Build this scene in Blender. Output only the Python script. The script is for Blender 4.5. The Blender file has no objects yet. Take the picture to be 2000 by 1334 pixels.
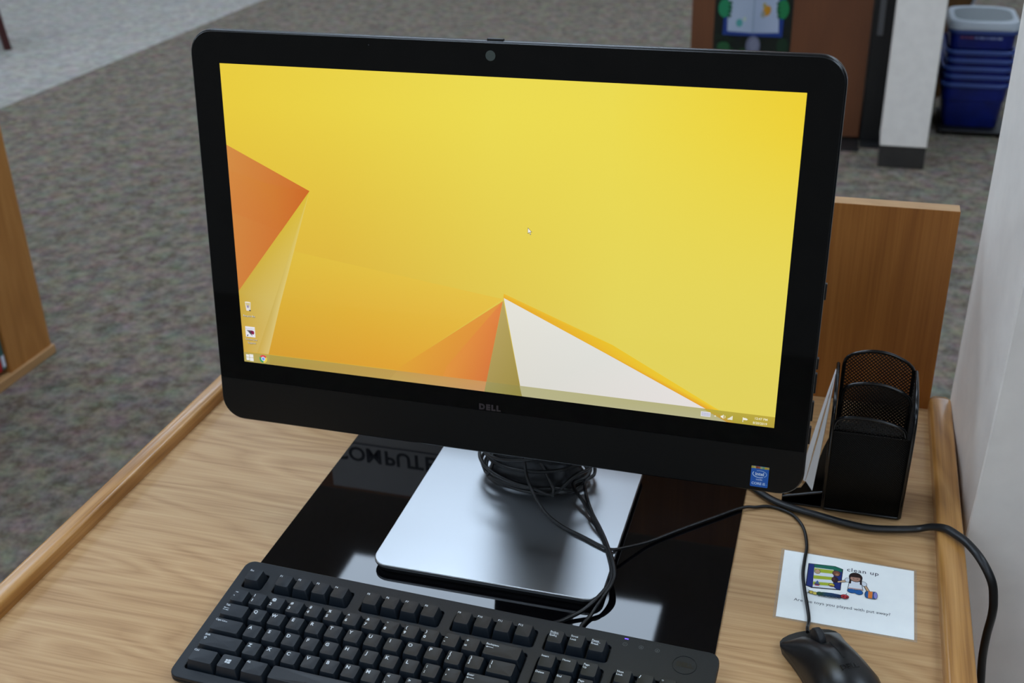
import bpy, bmesh, math, random
from mathutils import Vector, Matrix
random.seed(7)
S = bpy.context.scene
COL = S.collection
FZ = 730.0                      # the desk top stands 730 mm above the floor; below, lengths are mm with z = 0 on the desk top


def W(p):                       # millimetres -> metres
    return Vector((p[0], p[1], p[2])) * 0.001


# ------------------------------------------------------------------ camera
cam_d = bpy.data.cameras.new('camera')
cam = bpy.data.objects.new('camera', cam_d)
COL.objects.link(cam)
S.camera = cam
cam_d.sensor_width = 36.0
cam_d.lens = 2241.4 / 2000 * 36
cam_d.clip_start = 0.05
cam.matrix_world = (Matrix.Translation(W((487.66, -742.63, 707.22 + FZ)))
                    @ Matrix.Rotation(math.radians(16.934), 4, 'Z')
                    @ Matrix.Rotation(math.radians(62.824), 4, 'X')
                    @ Matrix.Rotation(math.radians(-1.532), 4, 'Z'))
cam_d.dof.use_dof = True
cam_d.dof.focus_distance = 1.0
cam_d.dof.aperture_fstop = 9.0

# ------------------------------------------------------------------ world, exposure
wd = bpy.data.worlds.new('world')
S.world = wd
wd.use_nodes = True
bg = wd.node_tree.nodes['Background']
bg.inputs[0].default_value = (0.55, 0.62, 0.70, 1)
bg.inputs[1].default_value = 0.05
S.view_settings.view_transform = 'Standard'
S.view_settings.look = 'None'
S.view_settings.exposure = 0.0
S.view_settings.gamma = 1.0
S.view_settings.use_curve_mapping = False
LIGHT_COL = (0.78, 0.95, 1.16)
LIGHT_STR = 7.5                 # ceiling troffers


# ------------------------------------------------------------------ colours and materials
def lin(c):
    return tuple(((v / 255) / 12.92 if v / 255 <= 0.04045 else ((v / 255 + 0.055) / 1.055) ** 2.4) for v in c)


def mat(name, rgb=(128, 128, 128), rough=0.5, metal=0.0, spec=0.5, emit=None, estr=0.0, coat=0.0, alpha=1.0):
    m = bpy.data.materials.new(name)
    m.use_nodes = True
    b = m.node_tree.nodes['Principled BSDF']
    b.inputs['Base Color'].default_value = (*lin(rgb), 1)
    b.inputs['Roughness'].default_value = rough
    b.inputs['Metallic'].default_value = metal
    b.inputs['Specular IOR Level'].default_value = spec
    if coat:
        b.inputs['Coat Weight'].default_value = coat
        b.inputs['Coat Roughness'].default_value = 0.05
    if alpha < 1:
        b.inputs['Alpha'].default_value = alpha
    if emit:
        b.inputs['Emission Color'].default_value = (*emit, 1)
        b.inputs['Emission Strength'].default_value = estr
    return m


def N(m, t, **kw):
    n = m.node_tree.nodes.new(t)
    for k, v in kw.items():
        if k in n.inputs:
            n.inputs[k].default_value = v
        else:
            setattr(n, k, v)
    return n


def L(m, a, b):
    m.node_tree.links.new(a, b)


WARM = (1.035, 1.0, 0.965)


def ramp(m, stops):
    r = m.node_tree.nodes.new('ShaderNodeValToRGB')
    els = r.color_ramp.elements
    while len(els) < len(stops):
        els.new(0.5)
    for e, (p, c) in zip(els, stops):
        e.position = p
        e.color = (*lin(tuple(min(255, v * w) for v, w in zip(c, WARM))), 1)
    return r


def speckle(m, rgb, amt=0.12, scale=300, bump=0.05, bscale=None):
    """fine mottling and relief on a plain surface"""
    b = m.node_tree.nodes['Principled BSDF']
    tc = N(m, 'ShaderNodeTexCoord')
    no = N(m, 'ShaderNodeTexNoise')
    no.inputs['Scale'].default_value = scale
    no.inputs['Detail'].default_value = 4
    L(m, tc.outputs['Object'], no.inputs['Vector'])
    lo = tuple(v * (1 - amt) for v in rgb)
    hi = tuple(min(255, v * (1 + amt)) for v in rgb)
    r = ramp(m, [(0.3, lo), (0.7, hi)])
    L(m, no.outputs['Fac'], r.inputs[0])
    L(m, r.outputs[0], b.inputs['Base Color'])
    if bump:
        bu = N(m, 'ShaderNodeBump')
        bu.inputs['Strength'].default_value = bump
        bu.inputs['Distance'].default_value = 0.0005
        if bscale:
            n2 = N(m, 'ShaderNodeTexNoise')
            n2.inputs['Scale'].default_value = bscale
            n2.inputs['Detail'].default_value = 3
            L(m, tc.outputs['Object'], n2.inputs['Vector'])
            L(m, n2.outputs['Fac'], bu.inputs['Height'])
        else:
            L(m, no.outputs['Fac'], bu.inputs['Height'])
        L(m, bu.outputs[0], b.inputs['Normal'])
    return m


def wood(name, dark, midc, light, axis='X', rough=0.35, figure=26.0, grain=1.0, offset=(0, 0, 0), wide=1.0, coat=0.0, cross=1.0):
    """oak: long figure bands, streaks and short dark pores along one axis"""
    m = mat(name, midc, rough, coat=coat)
    b = m.node_tree.nodes['Principled BSDF']
    tc = N(m, 'ShaderNodeTexCoord')
    geo = N(m, 'ShaderNodeNewGeometry')
    mp = N(m, 'ShaderNodeMapping')
    ai = 'XYZ'.index(axis)
    sc = [14.0 * wide * cross] * 3
    sc[ai] = 2.2 * wide
    mp.inputs['Scale'].default_value = sc
    mp.inputs['Location'].default_value = offset
    L(m, tc.outputs['Object'], mp.inputs['Vector'])
    n1 = N(m, 'ShaderNodeTexNoise')
    n1.inputs['Scale'].default_value = 1.0
    n1.inputs['Detail'].default_value = 1.5
    n1.inputs['Distortion'].default_value = 0.25
    L(m, mp.outputs[0], n1.inputs['Vector'])
    mu = N(m, 'ShaderNodeMath', operation='MULTIPLY')
    mu.inputs[1].default_value = figure
    L(m, n1.outputs['Fac'], mu.inputs[0])
    pp = N(m, 'ShaderNodeMath', operation='PINGPONG')
    pp.inputs[1].default_value = 1.0
    L(m, mu.outputs[0], pp.inputs[0])
    # fine streaks
    mp2 = N(m, 'ShaderNodeMapping')
    s2 = [360.0] * 3
    s2[ai] = 7.0
    mp2.inputs['Scale'].default_value = s2
    L(m, tc.outputs['Object'], mp2.inputs['Vector'])
    n2 = N(m, 'ShaderNodeTexNoise')
    n2.inputs['Scale'].default_value = 1.0
    n2.inputs['Detail'].default_value = 3
    L(m, mp2.outputs[0], n2.inputs['Vector'])
    mp3 = N(m, 'ShaderNodeMapping')
    s3 = [70.0] * 3
    s3[ai] = 2.2
    mp3.inputs['Scale'].default_value = s3
    L(m, tc.outputs['Object'], mp3.inputs['Vector'])
    n3 = N(m, 'ShaderNodeTexNoise')
    n3.inputs['Scale'].default_value = 1.0
    n3.inputs['Detail'].default_value = 3
    L(m, mp3.outputs[0], n3.inputs['Vector'])
    # sum
    a1 = N(m, 'ShaderNodeMath', operation='MULTIPLY')
    a1.inputs[1].default_value = 0.22 * grain
    L(m, pp.outputs[0], a1.inputs[0])
    a2 = N(m, 'ShaderNodeMath', operation='MULTIPLY_ADD')
    a2.inputs[1].default_value = 0.62 * grain
    L(m, n2.outputs['Fac'], a2.inputs[0])
    L(m, a1.outputs[0], a2.inputs[2])
    a3 = N(m, 'ShaderNodeMath', operation='MULTIPLY_ADD')
    a3.inputs[1].default_value = 0.22 * grain
    L(m, n3.outputs['Fac'], a3.inputs[0])
    L(m, a2.outputs[0], a3.inputs[2])
    a4 = N(m, 'ShaderNodeMath', operation='ADD')
    a4.inputs[1].default_value = 0.5 - 0.53 * grain
    L(m, a3.outputs[0], a4.inputs[0])
    r = ramp(m, [(0.28, dark), (0.5, midc), (0.72, light)])
    L(m, a4.outputs[0], r.inputs[0])
    L(m, r.outputs[0], b.inputs['Base Color'])
    bu = N(m, 'ShaderNodeBump')
    bu.inputs['Strength'].default_value = 0.12
    bu.inputs['Distance'].default_value = 0.0004
    L(m, n2.outputs['Fac'], bu.inputs['Height'])
    L(m, bu.outputs[0], b.inputs['Normal'])
    return m


def carpet(name, c1, c2, tint, scale):
    m = mat(name, c1, 1.0, spec=0.05)
    b = m.node_tree.nodes['Principled BSDF']
    tc = N(m, 'ShaderNodeTexCoord')
    no = N(m, 'ShaderNodeTexNoise')
    no.inputs['Scale'].default_value = scale
    no.inputs['Detail'].default_value = 5
    no.inputs['Roughness'].default_value = 0.75
    L(m, tc.outputs['Object'], no.inputs['Vector'])
    r = ramp(m, [(0.35, c1), (0.65, c2)])
    L(m, no.outputs['Fac'], r.inputs[0])
    # tufts of red, green and blue yarn
    n2 = N(m, 'ShaderNodeTexNoise')
    n2.inputs['Scale'].default_value = scale * 0.55
    n2.inputs['Detail'].default_value = 4
    n2.inputs['Roughness'].default_value = 0.7
    L(m, tc.outputs['Object'], n2.inputs['Vector'])
    sub = N(m, 'ShaderNodeVectorMath', operation='SUBTRACT')
    sub.inputs[1].default_value = (0.5, 0.5, 0.5)
    L(m, n2.outputs['Color'], sub.inputs[0])
    scl = N(m, 'ShaderNodeVectorMath', operation='SCALE')
    scl.inputs['Scale'].default_value = tint
    L(m, sub.outputs[0], scl.inputs[0])
    one = N(m, 'ShaderNodeVectorMath', operation='ADD')
    one.inputs[1].default_value = (1, 1, 1)
    L(m, scl.outputs[0], one.inputs[0])
    mul = N(m, 'ShaderNodeVectorMath', operation='MULTIPLY')
    L(m, one.outputs[0], mul.inputs[0])
    L(m, r.outputs[0], mul.inputs[1])
    L(m, mul.outputs[0], b.inputs['Base Color'])
    bu = N(m, 'ShaderNodeBump')
    bu.inputs['Strength'].default_value = 0.5
    bu.inputs['Distance'].default_value = 0.004
    L(m, no.outputs['Fac'], bu.inputs['Height'])
    L(m, bu.outputs[0], b.inputs['Normal'])
    return m


OAK_TOP = wood('oak_laminate', (146, 109, 68), (181, 147, 104), (198, 168, 126), 'X', 0.42, figure=27, grain=0.68)
OAK_RAIL = wood('oak_rail', (138, 94, 44), (174, 128, 70), (196, 152, 94), 'Y', 0.28, figure=18, grain=0.9, coat=0.15)
OAK_PANEL = wood('oak_panel', (138, 86, 32), (158, 102, 42), (176, 120, 56), 'Z', 0.5, figure=12, grain=0.75, wide=0.8)
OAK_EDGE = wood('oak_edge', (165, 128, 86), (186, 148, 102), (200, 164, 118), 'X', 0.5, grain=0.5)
OAK_CASE = wood('oak_bookcase', (142, 94, 42), (162, 110, 52), (180, 130, 70), 'Z', 0.45, figure=12, grain=0.7, wide=0.6)
OAK_LEDGE = wood('oak_ledge', (150, 112, 70), (170, 132, 88), (186, 148, 102), 'Y', 0.5, grain=0.5)
WALNUT = wood('brown_board', (92, 54, 30), (106, 64, 36), (120, 74, 42), 'Z', 0.5, figure=8, grain=0.5, wide=0.3)
MAHOG = wood('red_brown_wood', (48, 16, 16), (62, 22, 20), (78, 30, 26), 'Z', 0.4, grain=0.4)
CARPET = carpet('speckled_carpet', (84, 79, 72), (133, 127, 118), 0.8, 28)
CARPET2 = carpet('light_grey_carpet', (132, 132, 130), (172, 172, 170), 0.4, 24)
PAINT = speckle(mat('white_wall_paint', (240, 233, 222), 0.55), (243, 243, 242), 0.015, 30, 0.2, 180)
PAINT_ROOM = speckle(mat('room_wall_paint', (190, 188, 184), 0.7), (190, 188, 184), 0.03, 10, 0.1, 90)
CEIL = speckle(mat('ceiling_tile', (185, 184, 180), 0.9), (185, 184, 180), 0.05, 60, 0.2)
RUBBER = speckle(mat('black_cove_base', (46, 44, 42), 0.6), (46, 44, 42), 0.1, 20, 0.0)
GLOSS = mat('gloss_black_glass', (3, 4, 5), 0.035, spec=0.26)
DESKGLASS = speckle(mat('smoked_glass_sheet', (6, 6, 8), 0.03, spec=0.42), (6, 6, 8), 0.3, 25, 0.0)
CHINM = speckle(mat('satin_black_plastic', (8, 11, 13), 0.4, spec=0.3), (8, 11, 13), 0.1, 900, 0.05)
BODYM = speckle(mat('black_plastic', (16, 17, 19), 0.33), (16, 17, 19), 0.1, 700, 0.05)
RIMM = speckle(mat('polished_black_plastic', (14, 16, 19), 0.24, spec=0.7), (14, 16, 19), 0.1, 700, 0.02)
KBM = speckle(mat('keyboard_plastic', (21, 27, 34), 0.42, spec=0.4), (21, 27, 34), 0.08, 1500, 0.2)
KEYM = speckle(mat('keycap_plastic', (20, 28, 37), 0.38, spec=0.48), (18, 26, 35), 0.08, 1500, 0.1)
WELLM = mat('key_well', (8, 8, 9), 0.6)
LEGM = mat('key_print', (205, 212, 218), 0.6, emit=None)
LEGD = mat('dim_print', (88, 92, 96), 0.6)
CABLE = speckle(mat('black_cable_jacket', (8, 8, 9), 0.4), (8, 8, 9), 0.1, 400, 0.05)
CORD = speckle(mat('black_power_cord', (17, 18, 20), 0.42), (17, 18, 20), 0.1, 300, 0.05)
NECKM = speckle(mat('dark_grey_metal', (52, 54, 57), 0.35, metal=0.6), (52, 54, 57), 0.05, 300, 0.02)
WIREM = speckle(mat('black_enamel_wire', (10, 10, 11), 0.22), (10, 10, 11), 0.1, 200, 0.0)
MESHM = mat('black_enamel_mesh', (14, 13, 12), 0.4)
PAPER = speckle(mat('white_paper', (228, 232, 236), 0.7), (228, 232, 236), 0.01, 60, 0.0)
CARDM = speckle(mat('laminated_card', (242, 249, 252), 0.3), (239, 249, 254), 0.008, 60, 0.02, 30)
SIGNM = speckle(mat('sign_paper', (226, 234, 244), 0.5), (226, 234, 244), 0.02, 30, 0.0)
INK = mat('black_ink', (16, 18, 24), 0.5)
BLUEBIN = speckle(mat('blue_plastic', (8, 29, 116), 0.35), (8, 29, 116), 0.12, 14, 0.0)
BLUERIM = mat('pale_blue_rim', (62, 84, 150), 0.35)
CLEARLID = mat('clouded_clear_plastic', (178, 184, 190), 0.35)
LIDGREY = mat('grey_lid', (112, 118, 120), 0.5)
BLACKM = speckle(mat('black_painted_metal', (14, 14, 15), 0.5), (14, 14, 15), 0.1, 40, 0.0)
GREYM = mat('grey_steel', (96, 96, 98), 0.45, metal=0.3)
TROFF = mat('lamp_diffuser', (230, 235, 240), 0.6, emit=LIGHT_COL, estr=LIGHT_STR)
FRAMEW = mat('white_enamel', (205, 205, 205), 0.5)

# brushed metal of the monitor foot: fine brushing in the surface relief
BASEM = mat('brushed_aluminium', (190, 193, 196), 0.36, metal=1.0)
_b = BASEM.node_tree.nodes['Principled BSDF']
_tc = N(BASEM, 'ShaderNodeTexCoord')
_mp = N(BASEM, 'ShaderNodeMapping')
_mp.inputs['Scale'].default_value = (8, 1500, 60)
L(BASEM, _tc.outputs['Object'], _mp.inputs['Vector'])
_no = N(BASEM, 'ShaderNodeTexNoise')
_no.inputs['Scale'].default_value = 1
L(BASEM, _mp.outputs[0], _no.inputs['Vector'])
_bu = N(BASEM, 'ShaderNodeBump')
_bu.inputs['Strength'].default_value = 0.06
_bu.inputs['Distance'].default_value = 0.0002
L(BASEM, _no.outputs['Fac'], _bu.inputs['Height'])
L(BASEM, _bu.outputs[0], _b.inputs['Normal'])

# colour-attribute materials: lit screen, flat print
SCREENM = bpy.data.materials.new('lit_screen')
SCREENM.use_nodes = True
_b = SCREENM.node_tree.nodes['Principled BSDF']
_at = N(SCREENM, 'ShaderNodeAttribute', attribute_name='Col')
_b.inputs['Base Color'].default_value = (0.004, 0.004, 0.004, 1)
_b.inputs['Roughness'].default_value = 0.05
L(SCREENM, _at.outputs['Color'], _b.inputs['Emission Color'])
_b.inputs['Emission Strength'].default_value = 0.96
PRINTM = bpy.data.materials.new('flat_print')
PRINTM.use_nodes = True
_b = PRINTM.node_tree.nodes['Principled BSDF']
_at = N(PRINTM, 'ShaderNodeAttribute', attribute_name='Col')
_b.inputs['Roughness'].default_value = 0.4
L(PRINTM, _at.outputs['Color'], _b.inputs['Base Color'])


# ------------------------------------------------------------------ objects and meshes
def props(o, label=None, cat=None, group=None, kind=None):
    for k, v in (('label', label), ('category', cat), ('group', group), ('kind', kind)):
        if v:
            o[k] = v
    return o


def thing(name, label, cat, loc=(0, 0, 0), rot=None, group=None):
    o = bpy.data.objects.new(name, None)
    COL.objects.link(o)
    o.empty_display_size = 0.05
    M = Matrix.Translation(W((loc[0], loc[1], loc[2] + FZ)))
    if rot is not None:
        M = M @ rot
    o.matrix_world = M
    o['_loc'] = (loc[0], loc[1], loc[2])
    return props(o, label, cat, group)


def put(name, me, m, parent=None, off=(0, 0, 0), **kw):
    """link a mesh (in mm) as one object; with a parent, coordinates are the parent's own"""
    o = bpy.data.objects.new(name, me)
    COL.objects.link(o)
    if m is not None and not me.materials:
        for q in (m if isinstance(m, (list, tuple)) else [m]):
            me.materials.append(q)
    if parent is not None:
        o.parent = parent
        o.location = W(off)
    else:
        o.location = W((off[0], off[1], off[2] + FZ))
    return props(o, **kw)


def mesh(verts, faces, smooth=None, cols=None):
    me = bpy.data.meshes.new('m')
    me.from_pydata([tuple(c * 0.001 for c in v) for v in verts], [], faces)
    fin(me, smooth)
    if cols is not None:
        a = me.color_attributes.new('Col', 'FLOAT_COLOR', 'POINT')
        for i, c in enumerate(cols):
            a.data[i].color = (*lin(c), 1)
    return me


def fin(me, smooth):
    me.validate()
    if smooth is not None:
        for p in me.polygons:
            p.use_smooth = True
        me.set_sharp_from_angle(angle=math.radians(smooth))


class MB:
    """collects shapes in mm"""
    def __init__(s):
        s.v, s.f = [], []

    def add(s, v, f):
        o = len(s.v)
        s.v += [tuple(p) for p in v]
        s.f += [tuple(i + o for i in q) for q in f]
        return s

    def box(s, x0, x1, y0, y1, z0, z1):
        v = [(x, y, z) for z in (z0, z1) for y in (y0, y1) for x in (x0, x1)]
        return s.add(v, [(0, 2, 3, 1), (4, 5, 7, 6), (0, 1, 5, 4), (2, 6, 7, 3), (0, 4, 6, 2), (1, 3, 7, 5)])

    def loft(s, loops, cap=True, closed=True):
        n = len(loops[0])
        v = [p for lp in loops for p in lp]
        f = []
        for i in range(len(loops) - 1):
            for j in range(n if closed else n - 1):
                k = (j + 1) % n
                f.append((i * n + j, i * n + k, (i + 1) * n + k, (i + 1) * n + j))
        if cap:
            f.append(tuple(range(n - 1, -1, -1)))
            f.append(tuple((len(loops) - 1) * n + j for j in range(n)))
        return s.add(v, f)

    def tube(s, pts, r, n=8, closed=False, flat=1.0, cap=True):
        P = [Vector(p) for p in pts]
        m = len(P)
        loops = []
        up = None
        for i in range(m):
            if closed:
                t = P[(i + 1) % m] - P[i - 1]
            else:
                t = P[min(i + 1, m - 1)] - P[max(i - 1, 0)]
            t.normalize()
            if up is None:
                a = Vector((0, 0, 1)) if abs(t.z) < 0.9 else Vector((1, 0, 0))
                up = (a - t * a.dot(t)).normalized()
            else:
                up = (up - t * up.dot(t)).normalized()
            side = t.cross(up)
            rr = r[i] if isinstance(r, (list, tuple)) else r
            loops.append([P[i] + side * math.cos(2 * math.pi * k / n) * rr + up * math.sin(2 * math.pi * k / n) * rr * flat for k in range(n)])
        if closed:
            v = [p for lp in loops for p in lp]
            f = []
            for i in range(m):
                for j in range(n):
                    k = (j + 1) % n
                    a, b = i * n, ((i + 1) % m) * n
                    f.append((a + j, a + k, b + k, b + j))
            return s.add(v, f)
        return s.loft(loops, cap)

    def mesh(s, smooth=None):
        me = mesh(s.v, s.f, None)
        bm = bmesh.new()
        bm.from_mesh(me)
        bmesh.ops.recalc_face_normals(bm, faces=bm.faces)
        bm.to_mesh(me)
        bm.free()
        fin(me, smooth)
        return me


def bevel_mesh(me, w, seg=2, angle=30):
    bm = bmesh.new()
    bm.from_mesh(me)
    es = [e for e in bm.edges if len(e.link_faces) == 2 and e.calc_face_angle(0) > math.radians(angle)]
    for f in bm.faces:
        f.smooth = False
    res = bmesh.ops.bevel(bm, geom=es, offset=w * 0.001, segments=seg, affect='EDGES', profile=0.5)
    for f in res['faces']:
        f.smooth = True
    bm.to_mesh(me)
    bm.free()
    me.validate()
    return me


def boxm(x0, x1, y0, y1, z0, z1, bev=0, seg=2):
    me = MB().box(x0, x1, y0, y1, z0, z1).mesh()
    return bevel_mesh(me, bev, seg) if bev else me


def rrect(x0, x1, y0, y1, r, n=5):
    """rounded rectangle, counter-clockwise"""
    if isinstance(r, (int, float)):
        r = (r, r, r, r)
    out = []
    for (cx, cy, a0, rr) in ((x1 - r[0], y1 - r[0], 0, r[0]), (x0 + r[1], y1 - r[1], 90, r[1]),
                             (x0 + r[2], y0 + r[2], 180, r[2]), (x1 - r[3], y0 + r[3], 270, r[3])):
        for k in range(n + 1):
            a = math.radians(a0 + 90 * k / n)
            out.append((cx + rr * math.cos(a), cy + rr * math.sin(a)))
    return out


def catmull(pts, sub=8, closed=False):
    P = [Vector(p) for p in pts]
    n = len(P)
    out = []
    rng = range(n) if closed else range(n - 1)
    for i in rng:
        if closed:
            a, b, c, d = P[i - 1], P[i], P[(i + 1) % n], P[(i + 2) % n]
        else:
            a, b, c, d = P[max(i - 1, 0)], P[i], P[i + 1], P[min(i + 2, n - 1)]
        for k in range(sub):
            t = k / sub
            out.append(0.5 * ((2 * b) + (c - a) * t + (2 * a - 5 * b + 4 * c - d) * t * t + (3 * b - a - 3 * c + d) * t ** 3))
    if not closed:
        out.append(P[-1])
    return out


_tc_cache = {}


def text_me(s, size, bold=0.0, align='LEFT', spacing=1.0, shear=0.0, line=1.0):
    """flat lettering as a mesh, in mm, in the xy plane with the baseline on y = 0; size = capital height"""
    key = (s, size, bold, align, spacing, shear, line)
    if key in _tc_cache:
        return _tc_cache[key]
    cu = bpy.data.curves.new('t', 'FONT')
    cu.body = s
    cu.size = size / 0.70 * 0.001
    cu.align_x = align
    cu.offset = bold * 0.001
    cu.space_character = spacing
    cu.space_line = line
    cu.shear = shear
    cu.resolution_u = 3
    o = bpy.data.objects.new('t', cu)
    me = bpy.data.meshes.new_from_object(o)
    V = [tuple(c * 1000 for c in v.co) for v in me.vertices]
    F = [tuple(p.vertices) for p in me.polygons]
    bpy.data.objects.remove(o)
    bpy.data.curves.remove(cu)
    bpy.data.meshes.remove(me)
    _tc_cache[key] = (V, F)
    return V, F


def curve_plate(outer, holes, thick, bevel=0.0):
    """flat plate with holes; xy outline in mm, centred on z = 0"""
    cu = bpy.data.curves.new('c', 'CURVE')
    cu.dimensions = '2D'
    cu.fill_mode = 'BOTH'
    cu.extrude = (thick / 2 - bevel) * 0.001
    cu.bevel_depth = bevel * 0.001
    cu.offset = -bevel * 0.001
    cu.bevel_resolution = 1
    for lp in [outer] + holes:
        sp = cu.splines.new('POLY')
        sp.points.add(len(lp) - 1)
        for p, q in zip(sp.points, lp):
            p.co = (q[0] * 0.001, q[1] * 0.001, 0, 1)
        sp.use_cyclic_u = True
    o = bpy.data.objects.new('c', cu)
    me = bpy.data.meshes.new_from_object(o)
    me.materials.clear()
    bpy.data.objects.remove(o)
    bpy.data.curves.remove(cu)
    fin(me, 35)
    return me


class Print:
    """flat coloured print: polygons with a colour per corner, each a hair above the one before; xy plane, facing +z"""
    def __init__(s, step=0.02):
        s.v, s.f, s.c, s.z, s.step = [], [], [], 0.0, step

    def poly(s, pts, col, z=None):
        if z is None:
            s.z += s.step
            z = s.z
        o = len(s.v)
        for i, p in enumerate(pts):
            s.v.append((p[0], p[1], z))
            s.c.append(col[i] if isinstance(col[0], (tuple, list)) else col)
        s.f.append(tuple(range(o, o + len(pts))))
        return s

    def ell(s, cx, cy, rx, ry, col, n=20, a0=0, a1=360, rot=0):
        pts = []
        for k in range(n if a1 - a0 >= 360 else n + 1):
            a = math.radians(a0 + (a1 - a0) * k / n)
            x, y = rx * math.cos(a), ry * math.sin(a)
            c, q = math.cos(math.radians(rot)), math.sin(math.radians(rot))
            pts.append((cx + x * c - y * q, cy + x * q + y * c))
        return s.poly(pts, col)

    def arc(s, cx, cy, rx, ry, w, col, a0, a1, n=24):
        s.z += s.step
        for k in range(n):
            q = []
            for (aa, e) in ((k, 0), (k + 1, 0), (k + 1, 1), (k, 1)):
                a = math.radians(a0 + (a1 - a0) * aa / n)
                q.append((cx + (rx + (w if e else 0)) * math.cos(a), cy + (ry + (w if e else 0)) * math.sin(a)))
            s.poly(q[::1] if a1 > a0 else q[::-1], col, s.z)
        return s

    def text(s, t, x, y, size, col, bold=0.0, align='LEFT', rot=0, **kw):
        V, F = text_me(t, size, bold, align, **kw)
        s.z += s.step
        o = len(s.v)
        c, q = math.cos(math.radians(rot)), math.sin(math.radians(rot))
        for v in V:
            s.v.append((x + v[0] * c - v[1] * q, y + v[0] * q + v[1] * c, s.z))
            s.c.append(col)
        s.f += [tuple(i + o for i in f) for f in F]
        return s

    def grid(s, x0, x1, y0, y1, nx, ny, fn):
        s.z += s.step
        o = len(s.v)
        for j in range(ny + 1):
            for i in range(nx + 1):
                x, y = x0 + (x1 - x0) * i / nx, y0 + (y1 - y0) * j / ny
                s.v.append((x, y, s.z))
                s.c.append(fn(x, y))
        for j in range(ny):
            for i in range(nx):
                a = o + j * (nx + 1) + i
                s.f.append((a, a + 1, a + nx + 2, a + nx + 1))
        return s

    def mesh(s, plane='XY'):
        """plane XY faces +z; plane XZ stands up and faces -y"""
        if plane == 'XY':
            v = s.v
        elif plane == 'XZ':
            v = [(p[0], -p[2], p[1]) for p in s.v]
        me = bpy.data.meshes.new('p')
        me.from_pydata([tuple(c * 0.001 for c in p) for p in v], [], s.f)
        a = me.color_attributes.new('Col', 'FLOAT_COLOR', 'POINT')
        for i, c in enumerate(s.c):
            a.data[i].color = (*lin(c), 1)
        return me


# ================================================================== the room
put('floor', boxm(-3350, 4200, -3500, 9500, -FZ - 60, -FZ), CARPET, kind='structure')
put('floor', boxm(-7500, -3350.01, -3500, 9500, -FZ - 60, -FZ), CARPET2, kind='structure')
put('ceiling', boxm(-7500, 4200, -3500, 9500, 2020, 2080), CEIL, kind='structure')
put('wall_back', boxm(-7500, 4200, 9500, 9600, -FZ, 2020), PAINT_ROOM, kind='structure')
put('wall_front', boxm(-7500, 4200, -3600, -3500, -FZ, 2020), PAINT_ROOM, kind='structure')
put('wall_left', boxm(-7600, -7500, -3500, 9500, -FZ, 2020), PAINT_ROOM, kind='structure')

# ceiling lights: recessed troffers in a regular grid
lf = MB()
for (a, b, c, d) in ((-610, 610, -305, -285), (-610, 610, 285, 305), (-610, -590, -285, 285), (590, 610, -285, 285)):
    lf.box(a, b, c, d, -12, 0)
frame_me = lf.mesh()
frame_me.materials.append(FRAMEW)
diff_me = boxm(-590, 590, -285, 285, -8, -3)
diff_me.materials.append(TROFF)
for i, cx in enumerate((-5428, -2988, -548, 1892)):
    for j in range(-3, 4):
        if (i, j) == (1, -1):
            continue
        t = thing('ceiling_light', 'white recessed ceiling light panel in the grid over the reading room', 'ceiling light',
                  (cx, 2177 + j * 1830, 2020), group='ceiling light panels')
        put('light_frame', frame_me, None, t)
        put('diffuser', diff_me, None, t)

# the white pillar close by on the right: slightly bowed corner, drawn upward
def lerp_edge(tab, z):
    for (z0, x0), (z1, x1) in zip(tab, tab[1:]):
        if z <= z1:
            return x0 + (x1 - x0) * (z - z0) / (z1 - z0)
    return tab[-1][1]


near = [(-730, 648), (-200, 649), (-13, 650.2), (39, 652.4), (103, 654.2), (173, 655.5), (264, 656.5), (2020, 660)]
far = [(-730, 638), (0, 640.9), (20, 641.2), (159, 642.9), (245, 643.9), (474, 645.6), (2020, 652)]
zs = [-730, -400, -200, -100, -13, 20, 39, 70, 103, 140, 173, 220, 264, 350, 474, 800, 1300, 2019]
loops = []
for z in zs:
    xn, xf = lerp_edge(near, z), lerp_edge(far, z)
    lp = [(xn, 297, z)]
    ns = 14
    for k in range(1, ns):
        t = k / ns
        b = 1.2 * math.sin(t * 3.1 * math.pi + 0.4 + z * 0.0008) * min(1, 4 * t, 4 * (1 - t))
        lp.append((xn + (xf - xn) * t - b, 297 + 233 * t, z))
    lp += [(xf, 530, z), (xf + 2, 534, z), (950, 534, z), (950, 297, z), (xn + 1.5, 295.8, z)]
    loops.append(lp)
put('wall_right', MB().loft(loops).mesh(38), PAINT, kind='structure')

# ================================================================== the desk
desk = thing('computer_desk', 'oak laminate computer desk with raised side rails under the black monitor', 'desk', (199, 162, 0))
D = (-199, -162, 0)
put('desktop', boxm(-239, 641, -225, 543, -26, 0, 1), OAK_TOP, desk, D)


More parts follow.
